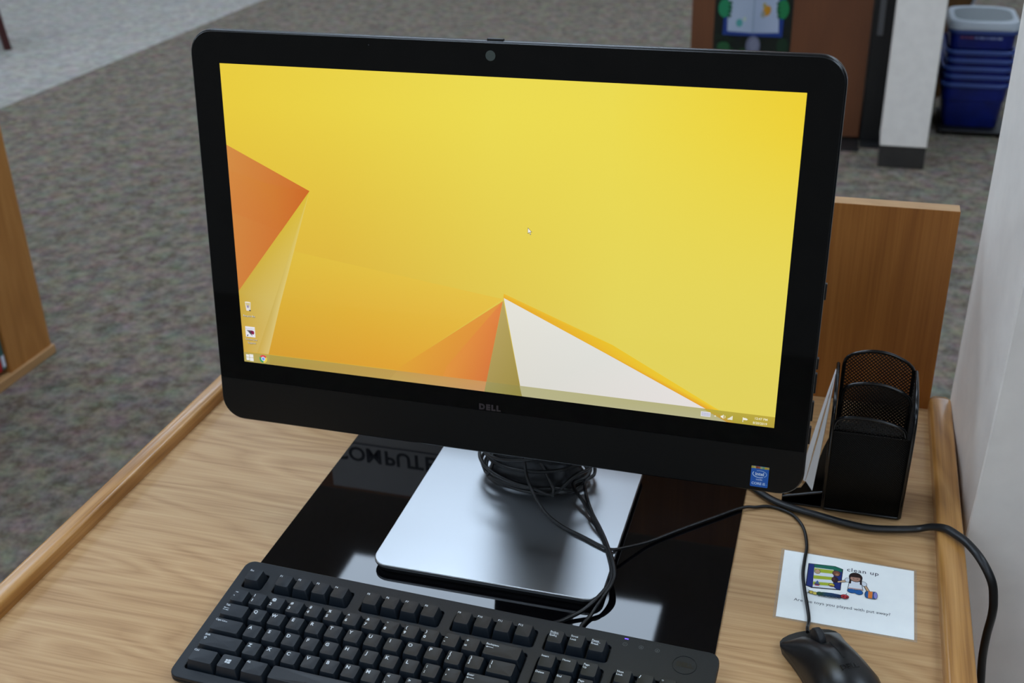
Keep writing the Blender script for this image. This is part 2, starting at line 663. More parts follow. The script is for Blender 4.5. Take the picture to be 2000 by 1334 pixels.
def rail(x0, x1, y0, y1, h, r_in, side):
    """rail running along y; profile with a rounded inner top edge; its back end rounded"""
    prof = []
    if side == 'left':   # inner side is +x
        prof = [(x0, 0), (x0, h - 2.5), (x0 + 0.8, h - 0.8), (x0 + 2.5, h)]
        for k in range(6):
            a = math.radians(90 - 90 * k / 5)
            prof.append((x1 - r_in + r_in * math.cos(a), h - r_in + r_in * math.sin(a)))
        prof.append((x1, 0))
    else:
        prof = [(x1, 0), (x1, h - 3), (x1 - 0.9, h - 0.9), (x1 - 3, h)]
        for k in range(6):
            a = math.radians(90 + 90 * k / 5)
            prof.append((x0 + r_in + r_in * math.cos(a), h - r_in + r_in * math.sin(a)))
        prof.append((x0, 0))
    cx = (x0 + x1) / 2
    m = MB()
    lps = []
    R = (x1 - x0) / 2
    ys = [(y0, 1), ] + [(y1 - R + R * math.sin(math.radians(a)), math.cos(math.radians(a)) * 0.999 + 0.001) for a in (0, 20, 40, 58, 72, 84)]
    for y, s in ys:
        s2 = s ** 0.8
        lps.append([(cx + (px - cx) * s2, y, pz * (1 - 0.25 * (1 - s2))) for px, pz in prof])
    return m.loft(lps).mesh(35)


put('side_rail', rail(-240, -219, -225, 541, 15, 3.6, 'left'), OAK_RAIL, desk, D)
put('side_rail', rail(617, 642, -225, 534, 15, 4, 'right'), OAK_RAIL, desk, D)
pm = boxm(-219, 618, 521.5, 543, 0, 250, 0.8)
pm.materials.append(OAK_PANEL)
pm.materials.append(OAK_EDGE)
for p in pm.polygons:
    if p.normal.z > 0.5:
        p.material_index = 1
put('back_panel', pm, None, desk, D)
for x0, x1 in ((-232, -210), (606, 628)):
    put('leg_panel', boxm(x0, x1, -180, 520, -FZ, -26, 1), OAK_PANEL, desk, D)
put('modesty_panel', boxm(-210, 606, 480, 498, -500, -26), OAK_PANEL, desk, D)

glass = put('glass_sheet', boxm(-20.5, 427.5, -60, 500, 0, 2.2, 0.4), DESKGLASS, None,
            label='glossy black glass sheet lying on the desk under the monitor foot and keyboard', cat='glass sheet')

# sign taped to the front of the back panel, seen in the glass
sg = thing('wall_sign', 'white paper sign lettered computer taped on the back panel, mirrored in the black glass', 'sign', (0, 521, 40))
put('sheet', boxm(-175, 180, -0.8, 0, 0, 204), SIGNM, sg)
pr = Print(0.05)
pr.z = 0.85
for ch_, x_ in zip('COMPUTER', (-158, -133, -107, -83, -62, -42, -22, -2)):
    pr.text(ch_, x_, 133, 23, (14, 16, 24), 0.9, 'CENTER')
pr.poly([(-165, 125), (165, 125), (165, 127), (-165, 127)], (70, 76, 90))
put('lettering', pr.mesh('XZ'), PRINTM, sg)

# ================================================================== monitor
MROT = Matrix.Rotation(-0.0027, 4, 'Z') @ Matrix.Rotation(-0.1073, 4, 'X')
mon = thing('computer_monitor', 'large black widescreen all-in-one computer showing a yellow folded-paper desktop picture', 'computer',
            (201.5, 131.9, 182.7), MROT)


def xz_loop(x0, x1, z0, z1, r, y, n=8):
    return [(x, y, z) for x, z in rrect(x0, x1, z0, z1, r, n)]


bx0, bx1, bz0, bz1 = -283.5, 284, -64, 315.5
lps = []
for (ins, y) in ((2.2, 0.6), (0.7, 1.0), (0.1, 2.2), (0, 3.5), (0, 9.5), (1.2, 11), (5, 12.5), (14, 17), (70, 36), (110, 44)):
    lps.append(xz_loop(bx0 + ins, bx1 - ins, bz0 + ins, bz1 - ins, max(22 - ins * 0.4, 8), y))
put('housing', MB().loft(lps).mesh(50), RIMM, mon)
gm = MB().loft([xz_loop(bx0 + 2, bx1 - 2, -19.5, bz1 - 2, (20.5, 20.5, 0.3, 0.3), y) for y in (0.7, 0.0)]).mesh(35)
put('front_glass', gm, GLOSS, mon)
cm = MB().loft([xz_loop(bx0 + 1.8, bx1 - 1.8, bz0 + 1.8, -19.9, (0.3, 0.3, 20.5, 20.5), y) for y in (0.9, 0.15)]).mesh(35)
put('chin', cm, CHINM, mon)

# wallpaper -------------------------------------------------------
SW2, SH = 254.6, 286.4


def lerpc(a, b, t):
    t = max(0, min(1, t))
    return tuple(a[i] + (b[i] - a[i]) * t for i in range(3))


def yellow(x, z):
    u, v = (x + SW2) / (2 * SW2), z / SH
    top = lerpc((236, 206, 58), (239, 221, 78), min(1, u * 2.0))
    top = lerpc(top, (241, 210, 48), max(0, (u - 0.7) * 3.3) * max(0, (v - 0.4) * 1.8))
    low = lerpc((218, 172, 56), (228, 212, 92), min(1, max(0, (u - 0.2) * 1.9)))
    return lerpc(low, top, min(1, max(0, (v - 0.12) * 1.3)))


p = Print(0.012)
p.grid(-SW2, SW2, 0, SH, 40, 24, yellow)
p.poly([(-SW2, 127), (-180, 116), (9.5, 92), (-95, 10.6), (-SW2, 10.6)],
       [(216, 182, 64), (227, 192, 60), (233, 196, 68), (226, 164, 50), (214, 158, 46)])
# orange fold on the left
p.poly([(-SW2, 213.5), (-173.9, 176.3), (-SW2, 72.8)], [(213, 140, 64), (208, 108, 34), (210, 128, 56)])
p.poly([(-SW2, 150), (-SW2, 190), (-215, 180), (-173.9, 176.3), (-205, 136)],
       [(211, 130, 58), (213, 136, 60), (210, 126, 46), (206, 104, 30), (208, 116, 42)])
# pale fold below it
p.poly([(-173.9, 176.3), (-254.2, 72.8), (-SW2, 60), (-SW2, 10.6), (-227.8, 10.6), (-212.4, 60.7)],
       [(222, 190, 50), (204, 172, 66), (208, 170, 62), (206, 166, 66), (214, 188, 110), (216, 192, 108)])
p.poly([(-173.9, 176.3), (-220, 60), (-240, 10.6), (-227.8, 10.6), (-212.4, 60.7)],
       [(226, 200, 90), (206, 178, 88), (208, 172, 76), (220, 194, 118), (222, 200, 120)])
# the paper peak
p.poly([(9.4, 90), (-93.9, 12.1), (-102.4, 6.3), (-102.4, 0), (-8, 0)],
       [(228, 148, 60), (226, 164, 52), (226, 164, 54), (226, 162, 54), (220, 130, 58)])
p.poly([(9.4, 90), (-45, 20), (-52, 0), (-8, 0)], [(228, 132, 64), (227, 148, 60), (226, 150, 60), (214, 118, 58)])
p.poly([(9.8, 91.5), (-8, 0), (28.2, 0)], [(186, 166, 96), (170, 150, 84), (158, 140, 66)])
p.poly([(10.3, 97.2), (9.8, 92), (190, 11), (218, 0), (230, 0), (203, 12), (110, 60)],
       [(238, 190, 44), (232, 166, 36), (234, 178, 40), (230, 160, 40), (238, 190, 44), (240, 206, 50), (238, 198, 44)])
p.poly([(10.3, 93.2), (28.2, 0), (219, 0), (193.0, 10.9), (105, 51)],
       [(232, 230, 220), (222, 220, 212), (226, 222, 220), (232, 226, 224), (226, 226, 220)])
screen = put('screen', p.mesh('XZ'), SCREENM, mon, (0, -0.05, 0))

# taskbar strip: translucent tone over each colour beneath
p = Print(0.012)
p.z = 0.30
tz = 10.2
p.poly([(-SW2, 0), (-227, 0), (-227, tz), (-SW2, tz)], [(180, 164, 88), (176, 160, 84), (182, 164, 82), (184, 160, 80)])
p.poly([(-227, 0), (-102, 0), (-94, tz), (-227, tz)], [(176, 152, 72), (190, 158, 84), (192, 156, 80), (176, 158, 72)])
p.poly([(-102, 0), (-8, 0), (-6, tz), (-94, tz)], [(194, 164, 88), (200, 150, 100), (206, 150, 92), (196, 158, 82)])
p.poly([(-8, 0), (28.2, 0), (25.8, tz), (-6, tz)], [(158, 150, 90), (150, 140, 68), (154, 142, 72), (162, 152, 94)])
p.poly([(28.2, 0), (214, 0), (192, tz), (25.8, tz)], [(184, 180, 138), (184, 180, 138), (182, 178, 128), (184, 180, 136)])
p.poly([(214, 0), (SW2, 0), (SW2, tz), (192, tz)], [(176, 162, 60), (182, 160, 60), (190, 168, 62), (184, 172, 66)])
p.poly([(214, 0), (222, 0), (202, tz), (192, tz)], [(200, 150, 60), (186, 160, 54), (184, 170, 58), (186, 170, 60)])
put('taskbar', p.mesh('XZ'), SCREENM, screen)
p = Print(0.02)
p.z = 0.5
for (a, b, c, d) in ((-252, 1.9, -248.7, 4.8), (-248.3, 1.4, -244.3, 4.8), (-252, 5.2, -248.7, 8.0), (-248.3, 5.2, -244.3, 8.5)):
    p.poly([(a, b), (c, b), (c, d), (a, d)], (236, 236, 234))
put('start_icon', p.mesh('XZ'), SCREENM, screen)
p = Print(0.02)
p.z = 0.5
cx, cy = -233.6, 5.2
p.ell(cx, cy, 4.1, 4.1, (222, 84, 84), a0=30, a1=150)
p.arc(cx, cy, 1.6, 1.6, 2.5, (220, 76, 80), 30, 150)
p.arc(cx, cy, 1.6, 1.6, 2.5, (60, 160, 96), 150, 270)
p.arc(cx, cy, 1.6, 1.6, 2.5, (228, 206, 84), 270, 390)
p.ell(cx, cy, 2.2, 2.2, (236, 240, 244))
p.ell(cx, cy, 1.6, 1.6, (120, 160, 232))
put('browser_icon', p.mesh('XZ'), SCREENM, screen)
# desktop icons
p = Print(0.02)
p.z = 0.4
p.poly([(-248.8, 62.3), (-242.6, 62.3), (-243.6, 53.6), (-247.8, 53.6)], [(226, 222, 200), (214, 208, 186), (222, 216, 214), (232, 228, 228)])
p.poly([(-248.2, 61.6), (-243.4, 61.6), (-244.2, 57.4), (-246.8, 56.4)], [(212, 196, 130), (214, 198, 130), (206, 190, 160), (190, 180, 190)])
p.poly([(-246.6, 58.6), (-245.4, 59.4), (-245.0, 56.8), (-246.6, 56.6)], (140, 130, 190))
p.poly([(-244.8, 54.6), (-243.0, 54.6), (-243.2, 53.4), (-245.0, 53.4)], (70, 64, 60))
p.ell(-245.7, 62.2, 3.1, 0.55, (240, 236, 226))
p.text('Recycle Bin', -245.2, 47.2, 1.9, (92, 84, 60), 0.12, 'CENTER')
p.text('Recycle Bin', -245.35, 47.4, 1.9, (236, 232, 214), 0.0, 'CENTER')
put('desktop_icon', p.mesh('XZ'), SCREENM, screen)
p = Print(0.02)
p.z = 0.4
p.poly([(-250.6, 26.6), (-240.4, 26.6), (-240.4, 37.3), (-250.6, 37.3)], (232, 232, 240))
p.text('BEYONDTRUST', -245.5, 34.6, 0.95, (150, 152, 168), 0.0, 'CENTER')
p.poly([(-249.6, 33.6), (-243.4, 33.6), (-241.6, 33.0), (-241.2, 31.2), (-242, 29.6), (-243.6, 29.4), (-245.4, 31)],
       [(150, 150, 158), (120, 30, 66), (140, 30, 72), (150, 34, 76), (140, 30, 72), (130, 28, 66), (70, 40, 60)])
p.poly([(-249.6, 33.7), (-246.2, 32.9), (-243.0, 27.6), (-246, 30)], [(150, 154, 160), (40, 40, 46), (24, 24, 28), (120, 122, 130)])
p.poly([(-249.4, 27.2), (-248.2, 27.4), (-247.8, 29.2), (-249, 28.6)], (30, 36, 60))
p.text('Online Live', -244.9, 23.1, 1.9, (92, 78, 50), 0.12, 'CENTER')
p.text('Online Live', -245.05, 23.3, 1.9, (236, 228, 208), 0.0, 'CENTER')
p.text('Support', -244.6, 19.6, 1.9, (92, 78, 50), 0.12, 'CENTER')
p.text('Support', -244.75, 19.8, 1.9, (236, 228, 208), 0.0, 'CENTER')
put('desktop_icon', p.mesh('XZ'), SCREENM, screen)
# tray
p = Print(0.02)
p.z = 0.5
WH = (240, 238, 226)
p.poly([(191.2, 2.8), (199.6, 2.8), (199.6, 7.4), (191.2, 7.4)], (226, 226, 232))
for r_ in range(3):
    for c_ in range(7):
        x = 192 + c_ * 1.05
        z = 3.6 + r_ * 1.2
        p.poly([(x, z), (x + 0.6, z), (x + 0.6, z + 0.7), (x, z + 0.7)], (140, 144, 190))
p.poly([(202.8, 4.2), (204.8, 4.2), (203.8, 5.4)], WH)
p.poly([(208.6, 4.1), (209.6, 4.1), (211, 2.8), (211, 7.0), (209.6, 5.7), (208.6, 5.7)], WH)
p.arc(210.8, 4.9, 1.4, 1.4, 0.4, WH, -50, 50, 8)
for k in range(4):
    p.poly([(214.6 + k * 1.1, 2.9), (215.5 + k * 1.1, 2.9), (215.5 + k * 1.1, 4.0 + k * 0.9), (214.6 + k * 1.1, 3.7 + k * 0.9)], WH)
p.poly([(227.5, 2.4), (228, 2.4), (228, 6.8), (227.5, 6.8)], WH)
p.poly([(228, 4.4), (231, 4.4), (232, 5.2), (230.5, 6.2), (228, 6.4)], WH)
put('tray_icon', p.mesh('XZ'), SCREENM, screen)
p = Print(0.02)
p.z = 0.5
p.text('12:47 PM', 243.0, 5.9, 2.1, (236, 230, 196), 0.05, 'CENTER')
p.text('8/20/2019', 242.4, 1.7, 2.1, (236, 230, 196), 0.05, 'CENTER')
put('clock_text', p.mesh('XZ'), SCREENM, screen)
p = Print(0.02)
p.z = 0.45
p.poly([(31.8, 160), (31.8, 154.2), (33.1, 155.4), (34, 153.4), (34.9, 153.9), (34.1, 155.8), (35.8, 155.9)], (96, 92, 60))
p.poly([(32.05, 159.3), (32.05, 154.9), (33.2, 156.0), (34.1, 153.9), (34.5, 154.1), (33.7, 156.1), (35.1, 156.2)], (244, 240, 230))
put('mouse_pointer', p.mesh('XZ'), SCREENM, screen)

# webcam, maker's plate, sticker, buttons
wm = MB().loft([[(-2.1 + r * math.cos(a), y, 303.6 + r * math.sin(a)) for a in [2 * math.pi * k / 24 for k in range(24)]]
                for r, y in ((4.3, 0.0), (4.3, -0.12))]).mesh()
put('webcam', wm, mat('webcam_window', (72, 80, 76), 0.25), mon)
put('webcam_shutter', boxm(-6, 8, 2, 7, 315.2, 317.2, 0.5), BODYM, mon)
put('microphone', boxm(-111, -110.3, -0.1, 0.3, 307.6, 308.3), mat('microphone_hole', (70, 74, 80), 0.4), mon)
p = Print(0.02)
p.z = 0.1
p.text('DELL', -3.0, -18.2, 5.2, (44, 42, 46), 0.55, 'CENTER', spacing=1.35)
put('maker_mark', p.mesh('XZ'), mat('dark_mirror', (120, 116, 128), 0.12, metal=1.0), mon)
p = Print(0.01)
p.z = 0.05
sx, sz = 246.3, -48.8
cs = (30, 98, 190)
p.poly(rrect(sx - 7.7, sx + 7.7, sz - 10.2, sz + 10.2, 0.9, 3), cs)
for k, c in enumerate(((190, 176, 70), (206, 196, 110), (150, 74, 34), (176, 96, 40), (170, 180, 120), (120, 170, 120), (206, 170, 50), (196, 176, 84))):
    x0 = sx - 7.7 + k * 1.925
    p.poly([(x0, sz + 7.7 + 0.3 * (k % 2)), (x0 + 1.925, sz + 7.8), (x0 + 1.925, sz + 10.0), (x0, sz + 10.0)], c)
p.arc(sx, sz + 2.6, 5.7, 3.1, 0.45, (190, 222, 250), -50, 118)
p.arc(sx, sz + 2.6, 5.7, 3.1, 0.7, (210, 234, 255), 150, 300)
p.text('intel', sx - 0.1, sz + 1.2, 3.1, (222, 238, 252), 0.12, 'CENTER')
p.text('inside', sx - 0.1, sz - 3.6, 1.7, (190, 214, 244), 0.05, 'CENTER')
p.text('CORE i5', sx - 6.5, sz - 7.9, 2.3, (200, 222, 248), 0.12)
p.text('vPro', sx + 3.4, sz - 7.9, 1.4, (130, 190, 230), 0.0)
put('sticker', p.mesh('XZ'), PRINTM, mon, label='blue processor sticker on the lower right of the chin')
for z0, z1 in ((118, 132), (56, 66), (34, 52), (8, 26), (-14, 2)):
    put('side_button', boxm(283, 285.6, 5, 10, z0, z1, 0.6), BODYM, mon)

# foot and neck
foot = []
for (ins, z) in ((3.0, 2.3), (2.6, 3.0), (2.4, 8.0), (0.2, 8.6), (0, 9.6), (0.2, 11.4), (0.9, 12.2)):
    foot.append([(x, y, z) for x, y in rrect(90 + ins, 318 - ins, 70 + ins, 300 - ins, 16 - ins * 0.3, 7)])
stand = thing('monitor_stand', 'square brushed aluminium monitor stand foot with a dark neck on the black glass', 'monitor stand', (204, 185, 0))
SO = (-204, -185, 0)
put('foot_plate', MB().loft(foot[3:]).mesh(40), BASEM, stand, SO)
put('foot_pad', MB().loft(foot[:3]).mesh(40), mat('black_rubber_pad', (8, 8, 9), 0.5), stand, SO)


def ell_loop(cx, cy, rx, ry, z, n=32, pw=1.0, tilt=0):
    out = []
    for k in range(n):
        a = 2 * math.pi * k / n
        c, s_ = math.cos(a), math.sin(a)
        c = math.copysign(abs(c) ** pw, c)
        s_ = math.copysign(abs(s_) ** pw, s_)
        out.append((cx + rx * c, cy + ry * s_, z + tilt * ry * s_))
    return out


neck = [ell_loop(208, 256, 56, 34, 12.1, pw=0.8), ell_loop(208, 256, 54, 32, 14, pw=0.8), ell_loop(208, 254, 49, 27, 24, pw=0.75),
        ell_loop(208, 250, 46, 22, 60, pw=0.7), ell_loop(208, 240, 45, 20, 130, pw=0.65), ell_loop(208, 222, 45, 20, 200, pw=0.65), ell_loop(208, 212, 45, 18, 250, pw=0.65)]
put('neck', MB().loft(neck).mesh(50), NECKM, stand, SO)

# ================================================================== keyboard
KROT = Matrix.Rotation(-0.0344, 4, 'Z') @ Matrix.Rotation(0.1077, 4, 'X')
kb = thing('computer_keyboard', 'full-size black computer keyboard with white key lettering in front of the monitor', 'keyboard', (0, 0, 32.3), KROT)
PX, PY, CX0 = 18.72, 18.2, -5.3
kx0, kx1, ky0, ky1 = -16.5, 434, -118, 26.5
base_l = []
for (ins, h) in ((4.5, -17.0), (1.2, -16.2), (0, -14.0), (0, -12.0)):
    base_l.append([(x, y, h) for x, y in rrect(kx0 + ins, kx1 - ins, ky0 + ins, ky1 - ins, max(9 - ins * 0.5, 3), 5)])
put('lower_case', MB().loft(base_l).mesh(40), KBM, kb)


def cells(u0, n, x_off=CX0, px=PX):
    return [(x_off + (u0 + i) * px, x_off + (u0 + i + 1) * px) for i in range(n)]


ROWT = {0: 11.2, 1: -16.1, 2: -33.7, 3: -51.8, 4: -70.0, 5: -88.2}
NAVX, NUMX, P2 = 287.0, 352.2, 18.4
KEYS = []      # x0, x1, row, legend list


def K(x0, x1, row, *leg, h=1):
    KEYS.append((x0, x1, row, leg, h))


U = lambda u: CX0 + u * PX
K(U(0), U(1), 0, ('Esc', 3.2, 4.2, 1.9))
for g, (n0, xs) in enumerate(((1, 25.9), (5, 114.2), (9, 201.8))):
    for i in range(4):
        K(xs + i * 18.75, xs + (i + 1) * 18.75, 0, ('F%d' % (n0 + i), 3.0, 4.2, 2.0))
for i, (a, b) in enumerate((('~', '`'), ('!', '1'), ('@', '2'), ('#', '3'), ('$', '4'), ('%', '5'), ('^', '6'), ('&', '7'), ('*', '8'), ('(', '9'), (')', '0'), ('_', '-'), ('+', '='))):
    K(U(i), U(i + 1), 1, (a, 3.8, 5.6, 2.7), (b, 3.6, 11.4, 2.9))
K(U(13), U(15), 1, ('Backspace', 3.0, 4.3, 1.9), ('<-', 3.2, 6.6, 1.0))
K(U(0), U(1.5), 2, ('Tab', 3.0, 4.3, 1.9), ('<->', 2.8, 7.8, 1.0))
for i, c in enumerate('QWERTYUIOP'):
    K(U(1.5 + i), U(2.5 + i), 2, (c, 5.7, 6.2, 3.3, 'C'))
for i, (a, b) in enumerate((('{', '['), ('}', ']'))):
    K(U(11.5 + i), U(12.5 + i), 2, (a, 4.3, 5.4, 2.8), (b, 4.1, 9.8, 2.8))
K(U(13.5), U(15), 2, ('|', 4.4, 5.4, 2.6), ('\\', 4.1, 10.2, 2.8))
K(U(0), U(1.75), 3, ('Caps Lock', 3.0, 4.3, 1.9))
for i, c in enumerate('ASDFGHJKL'):
    K(U(1.75 + i), U(2.75 + i), 3, (c, 5.7, 6.2, 3.3, 'C'))
for i, (a, b) in enumerate(((':', ';'), ('"', "'"))):
    K(U(10.75 + i), U(11.75 + i), 3, (a, 4.4, 5.6, 2.8), (b, 4.2, 11.0, 2.8))
K(U(12.75), U(15), 3, ('Enter', 3.0, 4.3, 1.9), ('<-', 3.0, 6.6, 1.0))
K(U(0), U(2.25), 4, ('Shift', 3.0, 4.3, 1.9), ('^^', 3.4, 8.6, 3.0))
for i, c in enumerate('ZXCVBNM'):
    K(U(2.25 + i), U(3.25 + i), 4, (c, 5.7, 6.2, 3.3, 'C'))
for i, (a, b) in enumerate((('<', ','), ('>', '.'), ('?', '/'))):
    K(U(9.25 + i), U(10.25 + i), 4, (a, 4.3, 5.6, 2.8), (b, 4.2, 11.0, 2.8))
K(U(12.25), U(15), 4, ('Shift', 3.0, 4.3, 1.9), ('^^', 3.4, 8.6, 3.0))
K(U(0), U(1.5), 5, ('Ctrl', 3.0, 4.3, 1.9))
K(U(1.5), U(2.75), 5, ('WIN', 7.6, 9.0, 4.6))
K(U(2.75), U(4.1), 5, ('Alt', 3.0, 4.3, 1.9))
K(U(4.1), U(10), 5)
K(U(10), U(11.25), 5, ('Alt', 3.0, 4.3, 1.9))
K(U(11.25), U(12.5), 5, ('WIN', 7.6, 9.0, 4.6))
K(U(12.5), U(13.5), 5)
K(U(13.5), U(15), 5, ('Ctrl', 3.0, 4.3, 1.9))
for i, t in enumerate((('PrtScn', 'SysRq'), ('Scroll', 'Lock'), ('Pause', 'Break'))):
    K(NAVX + i * P2, NAVX + (i + 1) * P2, 0, (t[0], 3.2, 4.6, 1.9), (t[1], 3.2, 8.0, 1.9), *([('--', 3.2, 5.4, 1)] if i != 1 else []))
for r, ts in ((1, (('Insert',), ('Home',), ('Page', 'Up'))), (2, (('Delete',), ('End',), ('Page', 'Down')))):
    for i, t in enumerate(ts):
        K(NAVX + i * P2, NAVX + (i + 1) * P2, r, *[(q, 3.2, 4.4 + 3.0 * k, 1.9) for k, q in enumerate(t)])
K(NAVX + P2, NAVX + 2 * P2, 4)
for i in range(3):
    K(NAVX + i * P2, NAVX + (i + 1) * P2, 5)
NP = lambda i: NUMX + i * P2
K(NP(0), NP(1), 1, ('Num', 3.2, 4.4, 1.9), ('Lock', 3.2, 7.4, 1.9))
for i, c in enumerate('/*-'):
    K(NP(1 + i), NP(2 + i), 1, (c, 3.8, 5.8, 2.8))
for r, s in ((2, '789'), (3, '456'), (4, '123')):
    for i, c in enumerate(s):
        K(NP(i), NP(i + 1), r, (c, 4.2, 5.8, 2.8))
K(NP(0), NP(2), 5, ('0', 4.2, 5.8, 2.8))
K(NP(2), NP(3), 5, ('.', 4.2, 5.8, 2.8))
K(NP(3), NP(4), 2, ('+', 4.2, 5.8, 2.8), h=2)
K(NP(3), NP(4), 4, ('Enter', 3.2, 4.4, 1.9), h=2)

holes = []


def hole(x0, x1, y0, y1):
    holes.append(rrect(x0 - 0.8, x1 + 0.8, y0 - 0.8, y1 + 0.8, 2.6, 4)[::-1])


hole(U(0), U(1), ROWT[0] - 18, ROWT[0])
for xs in (25.9, 114.2, 201.8):
    hole(xs, xs + 75, ROWT[0] - 18, ROWT[0])
hole(U(0), U(15), ROWT[5] - 18, ROWT[1])
hole(NAVX, NAVX + 3 * P2, ROWT[0] - 18, ROWT[0])
hole(NAVX, NAVX + 3 * P2, ROWT[2] - 18, ROWT[1])
hole(NAVX, NAVX + 3 * P2, ROWT[5] - 18, ROWT[4])
hole(NP(0), NP(4), ROWT[5] - 18, ROWT[1])
plate = curve_plate(rrect(kx0 + 0.3, kx1 - 0.3, ky0 + 0.3, ky1 - 0.3, 9, 6), holes, 4.4, 0.8)
put('upper_case', plate, KBM, kb, (0, 0, -10.2))
put('key_well', boxm(kx0 + 6, kx1 - 6, ky0 + 6, ky1 - 6, -12.6, -11.9), WELLM, kb)

KM_CACHE = {}


def scoop(t):           # depth of the dish across the key, t in 0..1
    return -0.8 * (1 - (2 * t - 1) ** 2)


def key_mesh(w, d):
    k = (round(w, 2), round(d, 2))
    if k in KM_CACHE:
        return KM_CACHE[k]
    g = 0.45
    bx0_, bx1_, by0_, by1_ = g, w - g, -d + g, -g
    tx0, tx1, ty0, ty1 = 2.9, w - 3.1, -d + 3.0, -1.9
    V, F = [], []
    base = rrect(bx0_, bx1_, by0_, by1_, 1.0, 2)
    mid = rrect(tx0 - 0.35, tx1 + 0.35, ty0 - 0.35, ty1 + 0.35, 1.5, 2)
    top = rrect(tx0, tx1, ty0, ty1, 1.4, 2)
    nb = len(base)
    for x, y in base:
        V.append((x, y, -11.6))
    for x, y in mid:
        V.append((x, y, -0.45 + scoop((x - tx0 + .35) / (tx1 - tx0 + .7)) * (0.9 if y < (ty0 + ty1) / 2 else 0.5)))
    for x, y in top:
        V.append((x, y, scoop((x - tx0) / (tx1 - tx0)) * (0.9 if y < (ty0 + ty1) / 2 else 0.5)))
    for a in (0, nb):
        for j in range(nb):
            q = (j + 1) % nb
            F.append((a + j, a + q, a + nb + q, a + nb + j))
    # dished face: rings shrinking toward the middle line
    prev = 2 * nb
    cxm, cym = (tx0 + tx1) / 2, (ty0 + ty1) / 2
    for s in (0.66, 0.33):
        o = len(V)
        for x, y in top:
            X, Y = cxm + (x - cxm) * s, cym + (y - cym) * s
            ty = (ty1 - Y) / (ty1 - ty0)
            V.append((X, Y, scoop((X - tx0) / (tx1 - tx0)) * (0.5 + 0.4 * ty)))
        for j in range(nb):
            q = (j + 1) % nb
            F.append((prev + j, prev + q, o + q, o + j))
        prev = o
    V.append((cxm, cym, scoop(0.5) * 0.7))
    c = len(V) - 1
    for j in range(nb):
        F.append((prev + j, prev + (j + 1) % nb, c))
    me = mesh(V, F, 38)
    me.materials.append(KEYM)
    KM_CACHE[k] = me
    return me


def legend_mesh(w, legs):
    V, F = [], []
    tx0, tx1 = 2.9, w - 3.1

    def add(v, f):
        o = len(V)
        for q in v:
            t = max(0, min(1, (q[0] - tx0) / (tx1 - tx0)))
            V.append((q[0], q[1], scoop(t) * 0.5 + 0.10))
        F.extend([tuple(i + o for i in g) for g in f])

    def quad(x0, x1, y0, y1):
        add([(x0, y0), (x1, y0), (x1, y1), (x0, y1)], [(0, 1, 2, 3)])
    for lg in legs:
        t, x, y, s = lg[:4]
        y += 0.6
        if t == '<-':
            quad(x + 1.2, x + 7, -y - 0.25, -y + 0.25)
            add([(x, -y), (x + 1.8, -y - 0.9), (x + 1.8, -y + 0.9)], [(0, 1, 2)])
        elif t == '<->':
            quad(x + 1, x + 5, -y + 0.6, -y + 1.0)
            add([(x, -y + 0.8), (x + 1.5, -y + 0.1), (x + 1.5, -y + 1.5)], [(0, 1, 2)])
            quad(x, x + 0.3, -y + 0.1, -y + 1.5)
            quad(x, x + 4, -y - 1.5, -y - 1.1)
            add([(x + 5, -y - 1.3), (x + 3.5, -y - 0.6), (x + 3.5, -y - 2.0)], [(0, 1, 2)])
            quad(x + 5, x + 5.3, -y - 2.0, -y - 0.6)
        elif t == '^^':
            o_ = [(1.6, 3.2), (3.2, 1.6), (2.3, 1.6), (2.3, 0), (0.9, 0), (0.9, 1.6), (0, 1.6)]
            i_ = [(1.6, 2.5), (2.3, 1.95), (1.9, 1.95), (1.9, 0.4), (1.3, 0.4), (1.3, 1.95), (0.9, 1.95)]
            add([(x + a, -y + b) for a, b in o_] + [(x + a, -y + b) for a, b in i_],
                [(k, k + 7, (k + 1) % 7 + 7, (k + 1) % 7) for k in range(7)])
        elif t == '--':
            quad(x, x + 7.6, -y - 0.15, -y + 0.15)
        elif t == 'WIN':
            for (a, b, c, d, e) in ((0, 2.1, 0.4, 2.2, 0.3), (2.4, 5.0, 0.2, 2.2, 0.3), (0, 2.1, 2.5, 4.2, 0.3), (2.4, 5.0, 2.5, 4.5, 0.3)):
                quad(x + a, x + b, -y + c - 1, -y + d - 1)
        else:
            v, f = text_me(t, s, 0.16 if s > 2.5 else 0.06, 'CENTER' if len(lg) > 4 else 'LEFT')
            add([(x + q[0], -y + q[1]) for q in v], f)
    return mesh(V, F) if V else None


for (x0, x1, row, legs, h) in KEYS:
    d = PY if h == 1 else PY * 2
    k = put('key', key_mesh(x1 - x0, d), None, kb, (x0, ROWT[row], 0))
    lm = legend_mesh(x1 - x0, legs)
    if lm:
        put('legend', lm, LEGM, k)
# lock lamps, their marks, the maker's oval
for i, ch in enumerate(('1', 'A', '#')):
    x = 353.5 + i * 14
    p = Print(0.01)
    p.arc(x, 16.4, 1.7, 1.7, 0.25, (96, 100, 104), 0, 360, 16)
    p.text(ch, x, 15.5, 1.8, (96, 100, 104), 0.0, 'CENTER')
    put('lock_mark', p.mesh(), PRINTM, kb, (0, 0, -8.0))
    put('lock_lamp', boxm(x - 1.6, x + 1.6, 22.0, 23.0, -8.2, -7.85), mat('lock_lamp', (26, 28, 40), 0.3, emit=(0.12, 0.06, 1.0) if i == 0 else None, estr=3.0 if i == 0 else 0), kb,
        **({'label': 'lit blue lock lamp'} if i == 0 else {}))
oval = MB().tube([(406.5 + 10 * math.cos(a), 7 + 9.6 * math.sin(a), -7.9) for a in [2 * math.pi * k / 36 for k in range(36)]], 0.35, 6, closed=True).mesh(60)
put('emblem_ring', oval, KBM, kb)
p = Print(0.02)
